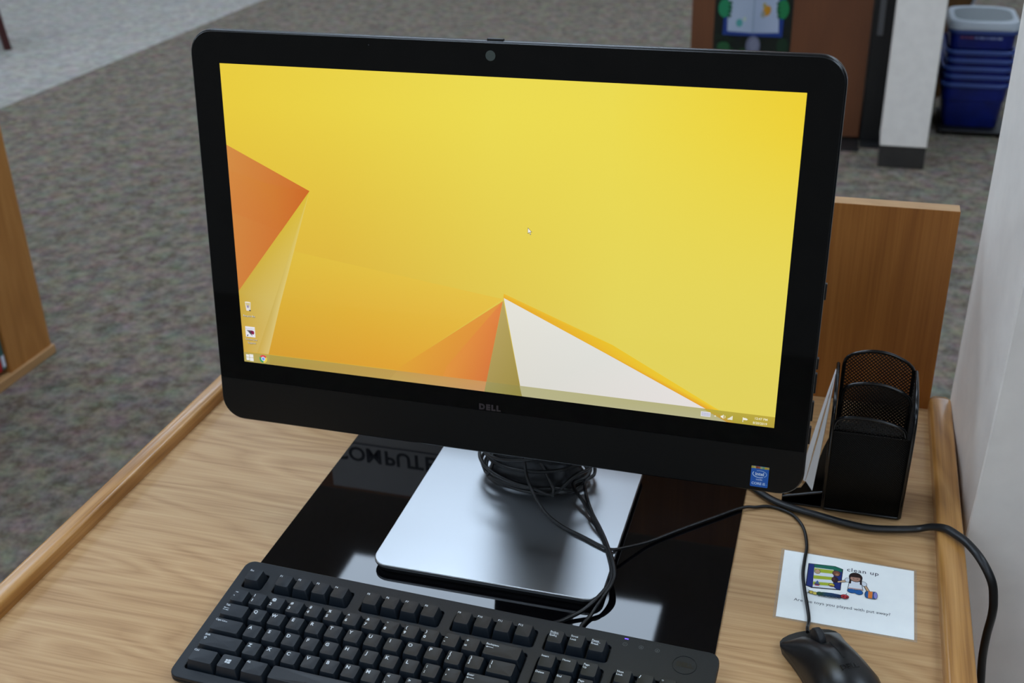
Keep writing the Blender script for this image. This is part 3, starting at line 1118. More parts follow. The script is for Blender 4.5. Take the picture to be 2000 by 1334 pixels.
p.text('DELL', 406.5, 5.0, 4.4, (4, 5, 6), 0.4, 'CENTER')
put('emblem', p.mesh(), PRINTM, kb, (0, 0, -7.95))
for x in (20, 398):
    put('tilt_foot', boxm(x - 12, x + 12, 12, 18, -33, -16.5, 1), KBM, kb, (0, 0, 0))

# cables from the keyboard, up to the coil on the neck ----------------
kinv = kb.matrix_world.inverted()


def to_local(inv, pts):
    out = []
    for q in pts:
        v = inv @ W((q[0], q[1], q[2] + FZ))
        out.append(tuple(v * 1000))
    return out


def coil(cx, cy, spec, n=16):
    """loops round the neck: spec rows of (rx, ry, z, tilt x, tilt y, start deg, end deg)"""
    pts = []
    for (rx, ry, z, tx, ty, a0, a1) in spec:
        m_ = max(2, int(n * abs(a1 - a0) / 360))
        for k in range(m_):
            a = math.radians(a0 + (a1 - a0) * k / m_)
            x, y = rx * math.cos(a), ry * math.sin(a)
            pts.append((cx + x, cy + y, z + tx * x + ty * y))
    return pts


path = [(281, 30, 12), (286, 40, 6), (293, 49, 5), (305, 60, 8), (316, 74, 14.5), (322, 96, 15), (319, 116, 14.2), (313, 134, 14.2), (302, 160, 14.4), (286, 188, 14.6), (272, 206, 20)]
path += coil(208, 256, [(58, 40, 24, 0.02, 0.05, -38, 322), (56, 38, 20, -0.04, 0.1, -38, 322), (61, 43, 32, 0.06, -0.05, -38, 250)])
path += [(170, 272, 90), (190, 268, 150)]
put('cable', MB().tube(to_local(kinv, catmull(path, 4)), 2.0, 8).mesh(60), CABLE, kb)
path2 = [(311, 26, 10), (308, 34, 5), (307, 42, 4.5), (312, 58, 5), (319, 76, 13), (324, 92, 16.5), (324, 106, 18), (318.5, 124, 18.5), (309, 146, 17)]
path2 += [(298, 168, 17.5), (280, 195, 24)] + coil(208, 256, [(63, 45, 30, -0.1, 0.05, -25, 320)])
path2 += [(170, 262, 100)]
c2 = MB().tube(catmull(path2, 4), 1.9, 8).mesh(60)
put('usb_cable', c2, CABLE, None, label='black usb cable looping from under the keyboard over the corner of the metal foot', cat='cable')

# ================================================================== mouse
MY = math.radians(29.5)
mouse = thing('computer_mouse', 'black wired computer mouse on the desk in front of the white card', 'mouse', (527.8, 31.4, 0), Matrix.Rotation(MY, 4, 'Z'))


def mouse_half(y):      # half width along the length, y from -56 (back) to 56 (front)
    t = (y + 56.5) / 113
    if t <= 0 or t >= 1:
        return 0.0
    return 31.0 * ((1 - (1 - t / 0.34) ** 2.2) ** 0.55 if t < 0.34 else 1) * (1 - 0.14 * math.sin(math.pi * min(1, max(0, (t - 0.25) / 0.75)))) * (1 if t < 0.86 else (1 - ((t - 0.86) / 0.14) ** 2.3) ** 0.45)


def mouse_h(y):
    t = (y + 56.5) / 113
    return 6 + 32 * (math.sin(math.pi * min(1, (t + 0.06) / 1.0) ** 0.86) ** 0.62 if t < 1 else 0)


def mouse_top(x, y):
    hw = max(mouse_half(y), 0.5)
    u = min(1, abs(x) / hw)
    return 9 + (mouse_h(y) - 9) * (1 - u ** 2.4) ** 0.62


ys = [-56.2, -55, -52, -48, -42, -34, -24, -12, 0, 12, 22, 30, 38, 44, 49, 52.5, 55, 56.2]
us = [-1, -0.985, -0.94, -0.85, -0.7, -0.5, -0.3, -0.12, 0, 0.12, 0.3, 0.5, 0.7, 0.85, 0.94, 0.985, 1]
V, F = [], []
nu = len(us)
for y in ys:
    hw = max(mouse_half(y), 0.5)
    for u in us:
        x = u * hw
        z = mouse_top(x, y)
        if abs(x) < 5.2 and 14 < y < 50:      # the slot of the wheel
            z -= 5.5 * (1 - (abs(x) / 5.2) ** 4)
        V.append((x, y, z))
for i in range(len(ys) - 1):
    for j in range(nu - 1):
        a = i * nu + j
        F.append((a, a + 1, a + nu + 1, a + nu))
put('top_shell', mesh(V, F, 60), BODYM, mouse)
# side skirt, slightly lighter
lp = []
for y in ys:
    lp.append((mouse_half(y), y))
ring = lp + [(-x, y) for x, y in reversed(lp)]
put('lower_shell', MB().loft([[(x * 0.93, y * 0.97, 0.8) for x, y in ring], [(x * 0.955, y * 0.985, 4) for x, y in ring], [(x, y, 9.2) for x, y in ring]]).mesh(50),
    speckle(mat('mouse_side_plastic', (34, 33, 30), 0.5), (34, 33, 30), 0.05, 900, 0.05), mouse)
wl = MB()
wr = []
for k in range(28):
    a = 2 * math.pi * k / 28
    rr = 9.2 + (0.25 if k % 2 else 0)
    wr.append((rr * math.cos(a), rr * math.sin(a)))
wl.loft([[(x, 32 + a * s, 21.6 + b * s) for a, b in wr] for x, s in ((-3.2, 0.9), (-2.4, 1), (2.4, 1), (3.2, 0.9))])
put('scroll_wheel', wl.mesh(50), mat('wheel_rubber', (22, 22, 25), 0.55), mouse)
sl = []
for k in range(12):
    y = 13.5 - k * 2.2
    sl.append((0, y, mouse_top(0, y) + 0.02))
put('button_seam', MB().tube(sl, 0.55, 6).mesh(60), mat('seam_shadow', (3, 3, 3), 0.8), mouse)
p = Print(0.0)
p.text('DELL', 0, -22.5, 4.6, (6, 6, 8), 0.25, 'CENTER', spacing=1.1)
lv = [(x, y, mouse_top(x, y) + 0.12) for x, y, z in p.v]
put('emblem', mesh(lv, p.f), mat('emblem_black', (4, 4, 5), 0.25), mouse)
minv = mouse.matrix_world.inverted()
mp_ = [(503, 74, 14), (502.6, 82, 12), (503, 92, 6), (503.4, 105, 3.0), (501, 122, 3.0), (497, 146, 3.0), (494.2, 170, 2.6), (494.6, 195, 2.2), (495, 216, 2.2), (490, 244, 2.2), (479, 263, 2.2),
       (465, 271, 2.2), (452, 273, 2.2), (440, 268, 2.4), (427, 261, 4.2), (400, 235, 4.6), (371, 207, 4.6), (345, 180, 5), (328, 160, 10), (314, 145.5, 14.5), (300, 149, 14.6), (280, 159, 14.6), (257, 170, 14.6),
       (236, 186, 16), (219, 203, 24), (209, 212, 40), (206, 214, 62), (200, 226, 95)]
put('cable', MB().tube(to_local(minv, catmull(mp_, 5)), 1.65, 8).mesh(60), CABLE, mouse)
extra = coil(208, 256, [(57, 39, 44, 0.05, 0.05, 200, 560), (66, 48, 60, -0.15, -0.2, 200, 560), (58, 44, 66, 0.3, 0.15, 200, 500)])
put('wound_cable', MB().tube(catmull(extra, 4), 1.9, 8).mesh(60), CABLE, None, label='black cable wound loosely in many loops round the monitor neck', cat='cable')

# ================================================================== power cord
pc = [(402, 360, 5), (420, 318, 5), (450, 286, 5), (476, 273, 5), (504, 265.5, 5), (530, 259, 5), (554, 256.5, 5), (580, 261, 5), (600, 265, 6.5), (612, 262, 13), (624, 253, 19.5), (634, 243, 20.5), (643, 233, 20), (654.5, 216, 16), (666, 205.5, 0),
      (671, 205, -22), (672.9, 208, -42), (674.0, 219, -76), (677, 231, -115), (682, 240, -155), (686, 248, -195), (690, 262, -260), (688, 275, -340)]
cp = catmull(pc, 6)
put('power_cord', MB().tube(cp, 4.4, 12, flat=0.7).mesh(60), CORD, None,
    label='thick black power cord running over the right desk rail and hanging down', cat='cord')

# ================================================================== card
card = thing('instruction_card', 'white laminated clean up card with a small picture behind the mouse', 'card', (475, 103, 0))
cq = [(474.6, 205.2), (596, 202.4), (594.4, 103.0), (474.2, 104.4)]
lam = [(471.5, 207.5), (598.5, 204.5), (597, 100.6), (471.5, 102.2)]
ld = [(x - 475, y - 103) for x, y in lam]
lamm = mat('clear_laminate', (200, 190, 172), 0.12, alpha=0.16)
put('laminate', MB().loft([[(x, y, z) for x, y in ld[::-1]] for z in (0.05, 0.35)]).mesh(), lamm, card)
put('paper', MB().loft([[(x - 475, y - 103, z) for x, y in cq[::-1]] for z in (0.3, 0.6)]).mesh(), CARDM, card)
# the drawing: card coordinates found from the printed sheet, origin at its lower left
p = Print(0.015)
p.z = 0.62
NAVY, GRN, LIME, WHT, BLK = (24, 44, 116), (22, 104, 80), (168, 180, 46), (222, 226, 230), (20, 22, 28)
SKIN, BLU = (176, 132, 112), (30, 92, 156)
p.poly([(23.3, 86.8), (48.5, 88.4), (56.0, 85.4), (54.6, 52.8), (28.4, 49.6), (22.6, 52.0)], BLK)
p.poly([(24.0, 85.9), (28.8, 86.2), (29.2, 51.1), (23.4, 52.6)], NAVY)
p.poly([(28.9, 86.2), (48.3, 87.6), (55.1, 84.8), (55.0, 80.6), (46.6, 81.9), (29.3, 81.6)], GRN)
p.poly([(29.2, 81.4), (47.0, 82.2), (54.2, 54.3), (47.5, 53.4), (29.2, 51.3)], WHT)
p.poly([(29.3, 80.4), (47.5, 81.4), (47.1, 75.9), (29.4, 74.4)], LIME)
p.poly([(29.1, 69.2), (47.1, 70.8), (47.0, 66.2), (29.3, 64.0)], LIME)
p.poly([(29.3, 59.6), (47.1, 61.6), (47.0, 57.4), (29.2, 54.9)], LIME)
p.poly([(47.5, 82), (55.0, 80.6), (54.0, 54.0), (50.5, 53.7), (47.4, 57.0)], NAVY)
p.ell(32.4, 75.6, 2.9, 3.5, (70, 56, 40)).ell(32.4, 75.6, 2.5, 3.1, (190, 160, 118)).ell(32.4, 77.6, 1.4, 1.5, (206, 150, 130))
p.ell(50.0, 77.0, 3.9, 4.4, BLK).ell(50.0, 77.0, 3.4, 3.9, (120, 72, 54)).ell(50.6, 75.4, 1.6, 1.8, (170, 120, 90))
p.ell(48.9, 67.2, 3.2, 4.6, (44, 24, 32)).ell(47.6, 68, 1.6, 2.2, (80, 40, 44))
p.poly([(30.2, 57.4), (35.8, 57.4), (34.6, 54.4), (31.4, 54.2)], (54, 60, 110))
p.poly([(31.0, 57.8), (34.8, 57.8), (33.2, 62.4)], (60, 90, 150))
p.poly([(30.6, 55.4), (35.2, 55.4), (34.8, 54.2), (31.4, 54.0)], (190, 60, 60))
p.ell(46.3, 58.2, 3.0, 2.6, BLK).ell(46.3, 58.2, 2.5, 2.1, (216, 190, 60)).ell(46.3, 57.0, 2.4, 1.0, (130, 80, 50))
# girl
p.poly([(58.8, 69.6), (60.2, 66.6), (51.6, 62.9), (51.0, 65.7)], BLK)
p.poly([(58.9, 69.0), (59.9, 67.1), (51.8, 63.5), (51.5, 65.2)], (216, 178, 140))
p.ell(60.6, 69.6, 2.8, 3.4, BLK).ell(60.6, 69.6, 2.4, 3.0, WHT)
p.poly([(75.2, 64.2), (77.9, 65.2), (81.4, 57.0), (78.6, 55.2)], BLK)
p.poly([(75.8, 64.0), (77.4, 64.7), (80.8, 57.2), (79.1, 56.0)], (206, 164, 124))
p.ell(75.2, 67.2, 2.9, 3.6, BLK, rot=20).ell(75.2, 67.2, 2.5, 3.2, WHT, rot=20)
p.ell(64.6, 54.2, 4.2, 3.4, BLK).ell(71.0, 53.6, 4.0, 3.6, BLK)
p.poly([(62.0, 69.0), (73.2, 69.4), (75.0, 57.0), (60.7, 56.2)], BLK)
p.poly([(62.5, 68.8), (72.8, 69.0), (74.4, 57.5), (61.3, 56.8)], WHT)
p.poly([(62, 58.4), (74, 59.0), (74.2, 57.8), (61.4, 57.0)], (196, 150, 140))
p.ell(64.6, 54.2, 3.8, 3.0, BLU).ell(71.0, 53.6, 3.6, 3.2, BLU)
p.ell(67.7, 75.2, 6.3, 7.2, BLK).ell(67.7, 75.2, 5.9, 6.8, (46, 30, 28))
p.poly([(61.8, 75), (64.2, 75), (63.6, 64.6), (62.2, 64.6)], (40, 26, 26)).poly([(71.4, 75), (73.6, 75), (73.4, 64.8), (71.8, 64.8)], (40, 26, 26))
p.ell(67.5, 73.0, 4.6, 4.2, SKIN)
p.poly([(62.9, 74.8), (72.2, 75.2), (71.6, 79), (63.4, 78.6)], (46, 30, 28))
p.ell(65.8, 72.6, 0.45, 0.5, BLK, 8).ell(69.3, 72.7, 0.45, 0.5, BLK, 8).arc(67.5, 71.8, 1.2, 1.1, 0.25, (90, 40, 40), 210, 330, 8)
# drum
p.ell(78.6, 52.0, 2.4, 5.2, BLK).poly([(78.6, 57.2), (86.2, 57.8), (86.2, 46.9), (78.6, 46.8)], BLK)
p.ell(78.8, 52.0, 2.0, 4.8, BLU).poly([(78.8, 56.8), (86.0, 57.3), (86.0, 47.4), (78.8, 47.2)], BLU)
p.poly([(79.6, 57.0), (83.4, 57.3), (83.1, 47.3), (79.4, 47.2)], (226, 128, 50))
p.ell(85.9, 52.4, 2.0, 5.3, BLK).ell(86.0, 52.4, 1.6, 4.8, (140, 140, 206))
# caterpillar train
p.ell(28.3, 42.4, 2.6, 2.4, BLK).ell(28.3, 42.4, 2.2, 2.0, (206, 180, 70)).ell(31.8, 41.6, 2.4, 2.3, BLK).ell(31.8, 41.6, 2.0, 1.9, (216, 196, 90))
p.poly([(24.2, 41.2), (27, 42.6), (27.2, 41.6), (24.2, 40.5)], BLK).poly([(25.6, 45.4), (27.6, 44.2), (27.2, 43.6), (25.2, 44.9)], BLK)
p.ell(36.2, 42.2, 3.2, 2.8, BLK).ell(36.2, 42.2, 2.8, 2.4, (28, 74, 44)).ell(39.4, 42.3, 2.9, 2.9, (20, 60, 50))
p.poly([(39.0, 45.2), (47, 45.8), (55.4, 45.2), (55.2, 40.4), (47, 39.2), (38.6, 39.4)], [(20, 70, 70), (20, 62, 110), (16, 34, 70), (14, 26, 60), (18, 48, 100), (22, 60, 70)])
for k in range(7):
    p.ell(36 + k * 3.0, 39.0 + 0.1 * k, 1.0, 0.9, BLK, 10)
    p.ell(36 + k * 3.0, 39.0 + 0.1 * k, 0.5, 0.45, (190, 196, 200), 8)
p.ell(58.6, 43.2, 3.9, 3.3, BLK).ell(58.6, 43.2, 3.5, 2.9, (176, 40, 48)).ell(57.4, 42.6, 0.9, 0.9, BLK, 8).ell(60.6, 42.4, 0.9, 0.9, BLK, 8).ell(59.4, 45.0, 0.8, 0.6, (220, 110, 110), 8)
p.poly([(59.2, 46.2), (60.0, 46.2), (60.4, 48.2), (59.9, 48.3)], BLK)
put('picture', p.mesh(), PRINTM, card)
p = Print(0.015)
p.z = 0.66
p.text('clean up', 59.3, 83.6, 5.4, (34, 40, 52), 0.06, spacing=1.14)
V_, F_ = text_me('Are the toys you played with put away?', 3.9, 0.0)
wd_ = max(v[0] for v in V_)
o = len(p.v)
for v in V_:
    p.v.append((13.4 + v[0] * 85.8 / wd_, 27.4 + v[1], p.z + 0.02))
    p.c.append((34, 40, 52))
p.f += [tuple(i + o for i in f) for f in F_]
put('lettering', p.mesh(), PRINTM, card)

# ================================================================== wire mesh organiser
org = thing('desk_organizer', 'black wire mesh desk organizer with stepped arched dividers at the right of the desk', 'organizer', (544, 310, 0))


def clip_line(poly, a, d):
    """where the line a + t d crosses a convex-ish 2D polygon; the sorted t values"""
    ts = []
    n = len(poly)
    for i in range(n):
        p0, p1 = poly[i], poly[(i + 1) % n]
        ex, ey = p1[0] - p0[0], p1[1] - p0[1]
        den = d[0] * ey - d[1] * ex
        if abs(den) < 1e-9:
            continue
        t = ((p0[0] - a[0]) * ey - (p0[1] - a[1]) * ex) / den
        u = ((p0[0] - a[0]) * d[1] - (p0[1] - a[1]) * d[0]) / den
        if 0 <= u < 1:
            ts.append(t)
    return sorted(ts)


def wire_mesh(poly, to3, pitch=3.9, w=1.05, th=0.5):
    """crossing diagonal strands inside a 2D outline; to3 maps (a, b, depth) to mm"""
    m = MB()
    xs_ = [q[0] for q in poly]
    ys_ = [q[1] for q in poly]
    cx_, cy_ = (min(xs_) + max(xs_)) / 2, (min(ys_) + max(ys_)) / 2
    R = math.hypot(max(xs_) - min(xs_), max(ys_) - min(ys_)) / 2 + 2
    for ang in (45, -45):
        dx, dy = math.cos(math.radians(ang)), math.sin(math.radians(ang))
        nx_, ny_ = -dy, dx
        k = -R
        while k < R:
            a = (cx_ + nx_ * k, cy_ + ny_ * k)
            ts = clip_line(poly, a, (dx, dy))
            for t0, t1 in zip(ts[0::2], ts[1::2]):
                if t1 - t0 < 1:
                    continue
                q = []
                for t in (t0, t1):
                    for sgn in (-1, 1):
                        for dep in (-th / 2, th / 2):
                            q.append(to3(a[0] + dx * t + nx_ * sgn * w / 2, a[1] + dy * t + ny_ * sgn * w / 2, dep))
                m.add(q, [(0, 1, 5, 4), (2, 6, 7, 3), (0, 4, 6, 2), (1, 3, 7, 5)])
            k += pitch * 0.7071
    return m.mesh()


def O3(q):
    return (q[0] - 544, q[1] - 310, q[2])


def arch_outline(x0, x1, zb, ze, zp, dr=0.0, n=14):
    """rounded arch: foot corners, shoulder bends, crown"""
    pts = [(x0, zb), (x0, ze - 9), (x0 + 0.4, ze - 5.5), (x0 + 1.4, ze - 2), (x0 + 3, ze + 0.8)]
    for k in range(1, n):
        t = k / n
        pts.append((x0 + 3 + (x1 - x0 - 6) * t, ze + 1.5 + (zp - ze - 1.5) * math.sin(math.pi * t) ** 0.8 + dr * t))
    pts += [(x1 - 3, ze + 0.8 + dr), (x1 - 1.4, ze - 2 + dr), (x1 - 0.4, ze - 5.5 + dr), (x1, ze - 9 + dr), (x1, zb)]
    return pts


XL, XR = 510.0, 579.0
for (y, ze, zp, zb, x0, x1) in ((286, 108, 115, 4, 508.5, 577.5), (312, 131, 141, 4, 513, 579.5), (340, 151, 163, 4, 512.0, 580.5)):
    ol = arch_outline(x0, x1, zb, ze, zp, -4)
    ta = put('divider', wire_mesh(ol, lambda a, b, d, y=y: O3((a, y + d, b))), MESHM, org, kind='stuff')
    put('divider_rim', MB().tube([O3((a, y, b)) for a, b in ol], 1.9, 8).mesh(60), WIREM, ta)
prof = [(340, 4), (283, 4), (279, 30), (274, 60), (270, 88), (268, 108), (270, 122), (278, 133), (290, 139), (308, 142), (340, 143)]
profc = [tuple(q[1:]) for q in catmull([(0, a, b) for a, b in prof[1:]], 3)]
for x, nm in ((506.5, 'L'), (582.5, 'R')):
    side = put('side_panel', wire_mesh([(340, 4)] + profc, lambda a, b, d, x=x: O3((x + d, a, b))), MESHM, org, kind='stuff')
    put('side_rim', MB().tube([O3((x, a, b)) for a, b in profc], 2.0, 8).mesh(60), WIREM, side)
bt = [(506, 283), (583, 283), (583, 340), (506, 340)]
put('bottom', wire_mesh(bt, lambda a, b, d: O3((a, b, 4 + d))), MESHM, org, kind='stuff')
put('bottom_rim', MB().tube([O3((a, b, 3)) for a, b in rrect(506, 583, 283, 341, 4, 3)], 2.0, 8, closed=True).mesh(60), WIREM, org)
# solid lower front tray and its low pocket on the left
ft = [(506, 2.5), (583, 2.5), (583, 30), (506, 30)]
put('front_panel', wire_mesh([(507, 3), (582, 3), (582, 96), (507, 96)], lambda a, b, d: O3((a, 283.5 + d, b)), pitch=2.6, w=1.5), MESHM, org, kind='stuff')
put('drawer_box', boxm(511 - 544, 578 - 544, 290 - 310, 336 - 310, 6, 78, 1), mat('black_tray', (12, 11, 11), 0.6), org)
pk = [(466, 3), (506, 3), (506, 22), (500, 20), (495, 18.5), (490, 17), (483, 15), (476, 13), (466, 10)]
pocket = put('side_pocket', wire_mesh(pk, lambda a, b, d: O3((a, 284 + d, b)), pitch=2.4, w=1.7), MESHM, org, kind='stuff')
put('pocket_rim', MB().tube([O3((a, 284, b)) for a, b in pk[2:]], 1.6, 8).mesh(60), WIREM, pocket)
put('pocket_rim', MB().tube([O3((466, 284, 3)), O3((506, 284, 3))], 1.6, 8).mesh(60), WIREM, pocket)
pb = [(466, 3), (506, 3), (506, 80), (501, 64), (496.5, 42), (492, 27), (486.5, 19), (483, 12), (466, 8)]
put('pocket_back', MB().loft([[O3((a, y, b)) for a, b in pb] for y in (301.2, 301.8)]).mesh(), MESHM, org)
put('pocket_side', MB().box(465 - 544, 467 - 544, 284 - 310, 340 - 310, 3, 15).mesh(), MESHM, org)


def sheet(q, th=0.3, n=6, bow=0.0):
    """thin quad (lower front, lower back, upper back, upper front), bowed sideways"""
    a, b, c, d = [Vector(k) for k in q]
    nrm = (b - a).cross(d - a).normalized()
    V, F = [], []
    for sgn in (-1, 1):
        for j in range(n + 1):
            for i in range(n + 1):
                u, v = i / n, j / n
                P_ = (a * (1 - u) + b * u) * (1 - v) + (d * (1 - u) + c * u) * v
                P_ = P_ + nrm * (bow * math.sin(math.pi * v) + sgn * th / 2)
                V.append(tuple(P_))
    m_ = (n + 1) ** 2
    for j in range(n):
        for i in range(n):
            k = j * (n + 1) + i
            F.append((k, k + 1, k + n + 2, k + n + 1))
            F.append((m_ + k, m_ + k + n + 1, m_ + k + n + 2, m_ + k + 1))
    for i in range(n):
        for (s0, s1) in ((i, i + 1), (n * (n + 1) + i + 1, n * (n + 1) + i), ((i + 1) * (n + 1), i * (n + 1)), (i * (n + 1) + n, (i + 1) * (n + 1) + n)):
            F.append((s0, m_ + s0, m_ + s1, s1))
    return MB().add(V, F).mesh(40)


put('folded_paper', sheet([(486.4, 302, 20), (480.5, 332, 6), (504.6, 332, 141), (504.2, 302, 151)], 0.5, bow=-0.6), PAPER, None,
    label='white folded paper leaning outermost on the left side of the mesh organizer', cat='paper')
put('folded_paper', sheet([(494.6, 288.3, 19), (487.2, 301.6, 21), (504.1, 301.6, 150), (503.9, 288.3, 157)], 0.5, bow=0.8), PAPER, None,
    label='grey white paper tucked between the outer white one and the mesh organizer', cat='paper')

# ================================================================== left bookcase
bc = thing('bookcase', 'oak bookcase with a wide upright stile at the left edge of the picture', 'bookcase', (-1700, 1100, -FZ))
BO = (1700, -1100, FZ)
put('stile', boxm(-1560, -1535, 1408, 1573, -704, 420, 1), OAK_CASE, bc, BO)
put('stile', boxm(-1560, -1535, 560, 640, -704, 420, 1), OAK_CASE, bc, BO)
put('side_board', boxm(-1860, -1560, 1545, 1571, -730, 420, 1), OAK_CASE, bc, BO)
put('side_board', boxm(-1860, -1560, 560, 585, -730, 420, 1), OAK_CASE, bc, BO)
put('plinth', boxm(-1850, -1528, 556, 1579, -730, -704, 2), OAK_LEDGE, bc, BO)
put('shelf', boxm(-1850, -1562, 585, 1545, -400, -380, 1), OAK_CASE, bc, BO)
put('top_board', boxm(-1862, -1530, 555, 1578, 420, 445, 2), OAK_CASE, bc, BO)
put('back_board', boxm(-1862, -1850, 585, 1545, -704, 420), OAK_CASE, bc, BO)
put('shelf_floor', boxm(-1850, -1562, 585, 1545, -704, -690), OAK_CASE, bc, BO)


def book(label, y, w, h, col, lean, band):
    t = thing('book', label, 'book', (-1580, y, -689), Matrix.Rotation(math.radians(lean), 4, 'X'), 'books in the left bookcase')
    put('cover', boxm(-100, 38, -w / 2, w / 2, 0.5, h, 1.5), mat('book_cover', col, 0.4), t)
    put('pages', boxm(-98, 34, -w / 2 + 2, w / 2 - 2, h - 2, h + 0.6), PAPER, t)
    put('spine_label', boxm(37.5, 38.8, -w / 2 + 1.5, w / 2 - 1.5, 8, 40, 0.2), mat('spine_label', band, 0.5), t)


book('green and white picture book standing next to the bookcase stile', 1396, 15, 235, (64, 96, 90), 0, (206, 208, 220))
book('red picture book just left of the green one in the bookcase', 1379, 17, 215, (170, 22, 30), 0, (180, 30, 36))
book('pink picture book, third from the bookcase stile', 1359, 20, 240, (196, 96, 120), 0, (230, 220, 224))

# ================================================================== far left chair
ch = thing('wooden_chair', 'dark red-brown wooden chair whose leg shows at the top left corner', 'chair', (-4431, 4663, -FZ), Matrix.Rotation(0.95, 4, 'Z'))


def leg_me(x0, y0, x1, y1, h, w0, w1):
    return MB().loft([[(x0 - w0, y0 - w0, 0), (x0 + w0, y0 - w0, 0), (x0 + w0, y0 + w0, 0), (x0 - w0, y0 + w0, 0)],
                      [(x1 - w1, y1 - w1, h), (x1 + w1, y1 - w1, h), (x1 + w1, y1 + w1, h), (x1 - w1, y1 + w1, h)]]).mesh()


for sx_, sy_ in ((1, -1), (-1, -1), (1, 1), (-1, 1)):
    put('leg', bevel_mesh(leg_me(sx_ * 235 + 8, sy_ * 190, sx_ * 200, sy_ * 175, 430, 19, 24), 4), MAHOG, ch)
put('seat', boxm(-235, 235, -215, 215, 430, 462, 10, 3), MAHOG, ch)
for sx_ in (1, -1):
    put('back_post', leg_me(sx_ * 200, 190, sx_ * 205, 250, 480, 18, 14), MAHOG, ch, (0, 0, 460))
put('back_rail', boxm(-215, 215, 225, 245, 860, 930, 6), MAHOG, ch)
put('stretcher', boxm(-215, 215, -192, -172, 120, 150, 4), MAHOG, ch)
for sx_ in (1, -1):
    put('stretcher', boxm(sx_ * 222 - 9, sx_ * 222 + 9, -185, 185, 150, 180, 4), MAHOG, ch)

# ================================================================== background right
col_ = put('wall_pillar', boxm(618, 786.5, 3660, 3830, -646, 2020, 3), PAINT, kind='structure')
put('baseboard_pillar', boxm(620, 784.5, 3662, 3828, -FZ, -646, 2), RUBBER, kind='structure')

pn = thing('display_cabinet', 'brown wooden display cabinet on castors with a picture poster on its front', 'cabinet', (195, 4100, -FZ))
PO = (-195, -4100, FZ)
put('front_board', boxm(-156, 541, 3980, 4004, -716, 700, 2), WALNUT, pn, PO)
put('side_board', boxm(-156, -132, 4004, 4380, -716, 700, 2), WALNUT, pn, PO)
put('side_board', boxm(517, 541, 4004, 4380, -716, 700, 2), WALNUT, pn, PO)
put('top_board', boxm(-160, 545, 3976, 4384, 700, 724, 2), WALNUT, pn, PO)
put('bottom_board', boxm(-132, 517, 4004, 4380, -690, -670, 2), WALNUT, pn, PO)
for cx_ in (-90, 480):
    for cy_ in (4030, 4340):
        cm_ = MB().tube([(cx_ - 195 - 10, cy_ - 4100, 22), (cx_ - 195 + 10, cy_ - 4100, 22)], 21, 16).mesh(40)
        cs_ = put('castor', cm_, BLACKM, pn)
        put('castor_fork', boxm(cx_ - 195 - 14, cx_ - 195 + 14, cy_ - 4100 - 6, cy_ - 4100 + 6, 30, 46), GREYM, cs_)

ps = thing('poster', 'dark green poster of green hands holding an open book on the brown cabinet', 'poster', (90, 3979.5, -300))
put('poster_sheet', boxm(-155, 151, -1.2, 0, -190, 300), mat('poster_paper', (10, 22, 16), 0.4), ps)
p = Print(0.2)
p.z = 1.4
random.seed(3)
for k in range(46):
    x, z = random.uniform(-140, 136), random.uniform(-182, 290)
    c = random.choice([(10, 30, 18), (14, 44, 22), (8, 20, 22), (20, 54, 26), (12, 22, 12)])
    p.ell(x, z, random.uniform(8, 34), random.uniform(6, 16), c, 9, rot=random.uniform(0, 180))
p.ell(-112, -70, 26, 20, (30, 84, 46), 12).ell(-98, -92, 18, 12, (52, 108, 66), 10)
p.ell(120, -60, 24, 34, (14, 46, 26), 12)
p.poly([(-118, -23), (116, -25), (122, 190), (-112, 190)], (22, 56, 130))
p.poly([(-100, -8), (-2, -12), (-2, 190), (-104, 190)], [(176, 188, 208), (166, 178, 198), (170, 182, 200), (176, 188, 208)])
p.poly([(2, -12), (102, -8), (88, 190), (2, 190)], [(160, 172, 194), (178, 188, 210), (176, 188, 210), (170, 182, 202)])
p.poly([(-2, -14), (2, -14), (2, 190), (-2, 190)], (130, 148, 170))
p.ell(-54, 26, 13, 16, (84, 160, 158), 12).ell(-34, 42, 7, 9, (186, 200, 180), 8)
p.ell(50, 76, 16, 22, (196, 136, 30), 10, rot=-20).ell(40, 96, 7, 12, (170, 150, 80), 8).ell(36, 62, 9, 14, (150, 150, 140), 8)
p.ell(-114, 82, 26, 36, (30, 132, 88), 16).ell(112, 84, 24, 38, (24, 122, 70), 16)
for k in range(4):
    p.ell(-92 - 1 * k, 104 - k * 17, 8, 6, (16, 80, 56), 8)
    p.ell(92 + 2 * k, 106 - k * 17, 7, 6, (14, 76, 50), 8)
p.ell(5, -62, 29, 40, (104, 106, 126), 16).ell(8, -58, 18, 26, (124, 126, 146), 12)
put('picture', p.mesh('XZ'), PRINTM, ps)

put('floor_shade_board', boxm(-156, 543, 3830, 3976, -730, -723, 1), BLACKM, pn, PO)  # thin black board added as the dark shadow on the carpet before the cabinet
bb = thing('gap_shade_box', 'low black box added as the dark shade between the white pillar and the blue bins', 'box', (803, 4350, -FZ))  # black box added to stand for the shaded gap beside the bins
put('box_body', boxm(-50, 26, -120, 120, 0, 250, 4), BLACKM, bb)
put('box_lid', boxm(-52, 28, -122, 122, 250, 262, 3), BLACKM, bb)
dl = thing('bin_shade_slab', 'flat black dolly added as the dark shade under the stack of blue bins', 'slab', (985, 4300, -FZ))  # flat black piece added to stand for the shadow beneath the bins
put('shade_platform', boxm(-135, 125, -175, 175, 14, 24, 3), BLACKM, dl)
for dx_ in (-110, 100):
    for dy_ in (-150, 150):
        put('slab_support', MB().tube([(dx_ - 8, dy_, 7), (dx_ + 8, dy_, 7)], 7, 12).mesh(40), BLACKM, dl)
bk = thing('black_cabinet', 'narrow black metal cabinet between the brown cabinet and the white pillar', 'cabinet', (600, 4100, -FZ))
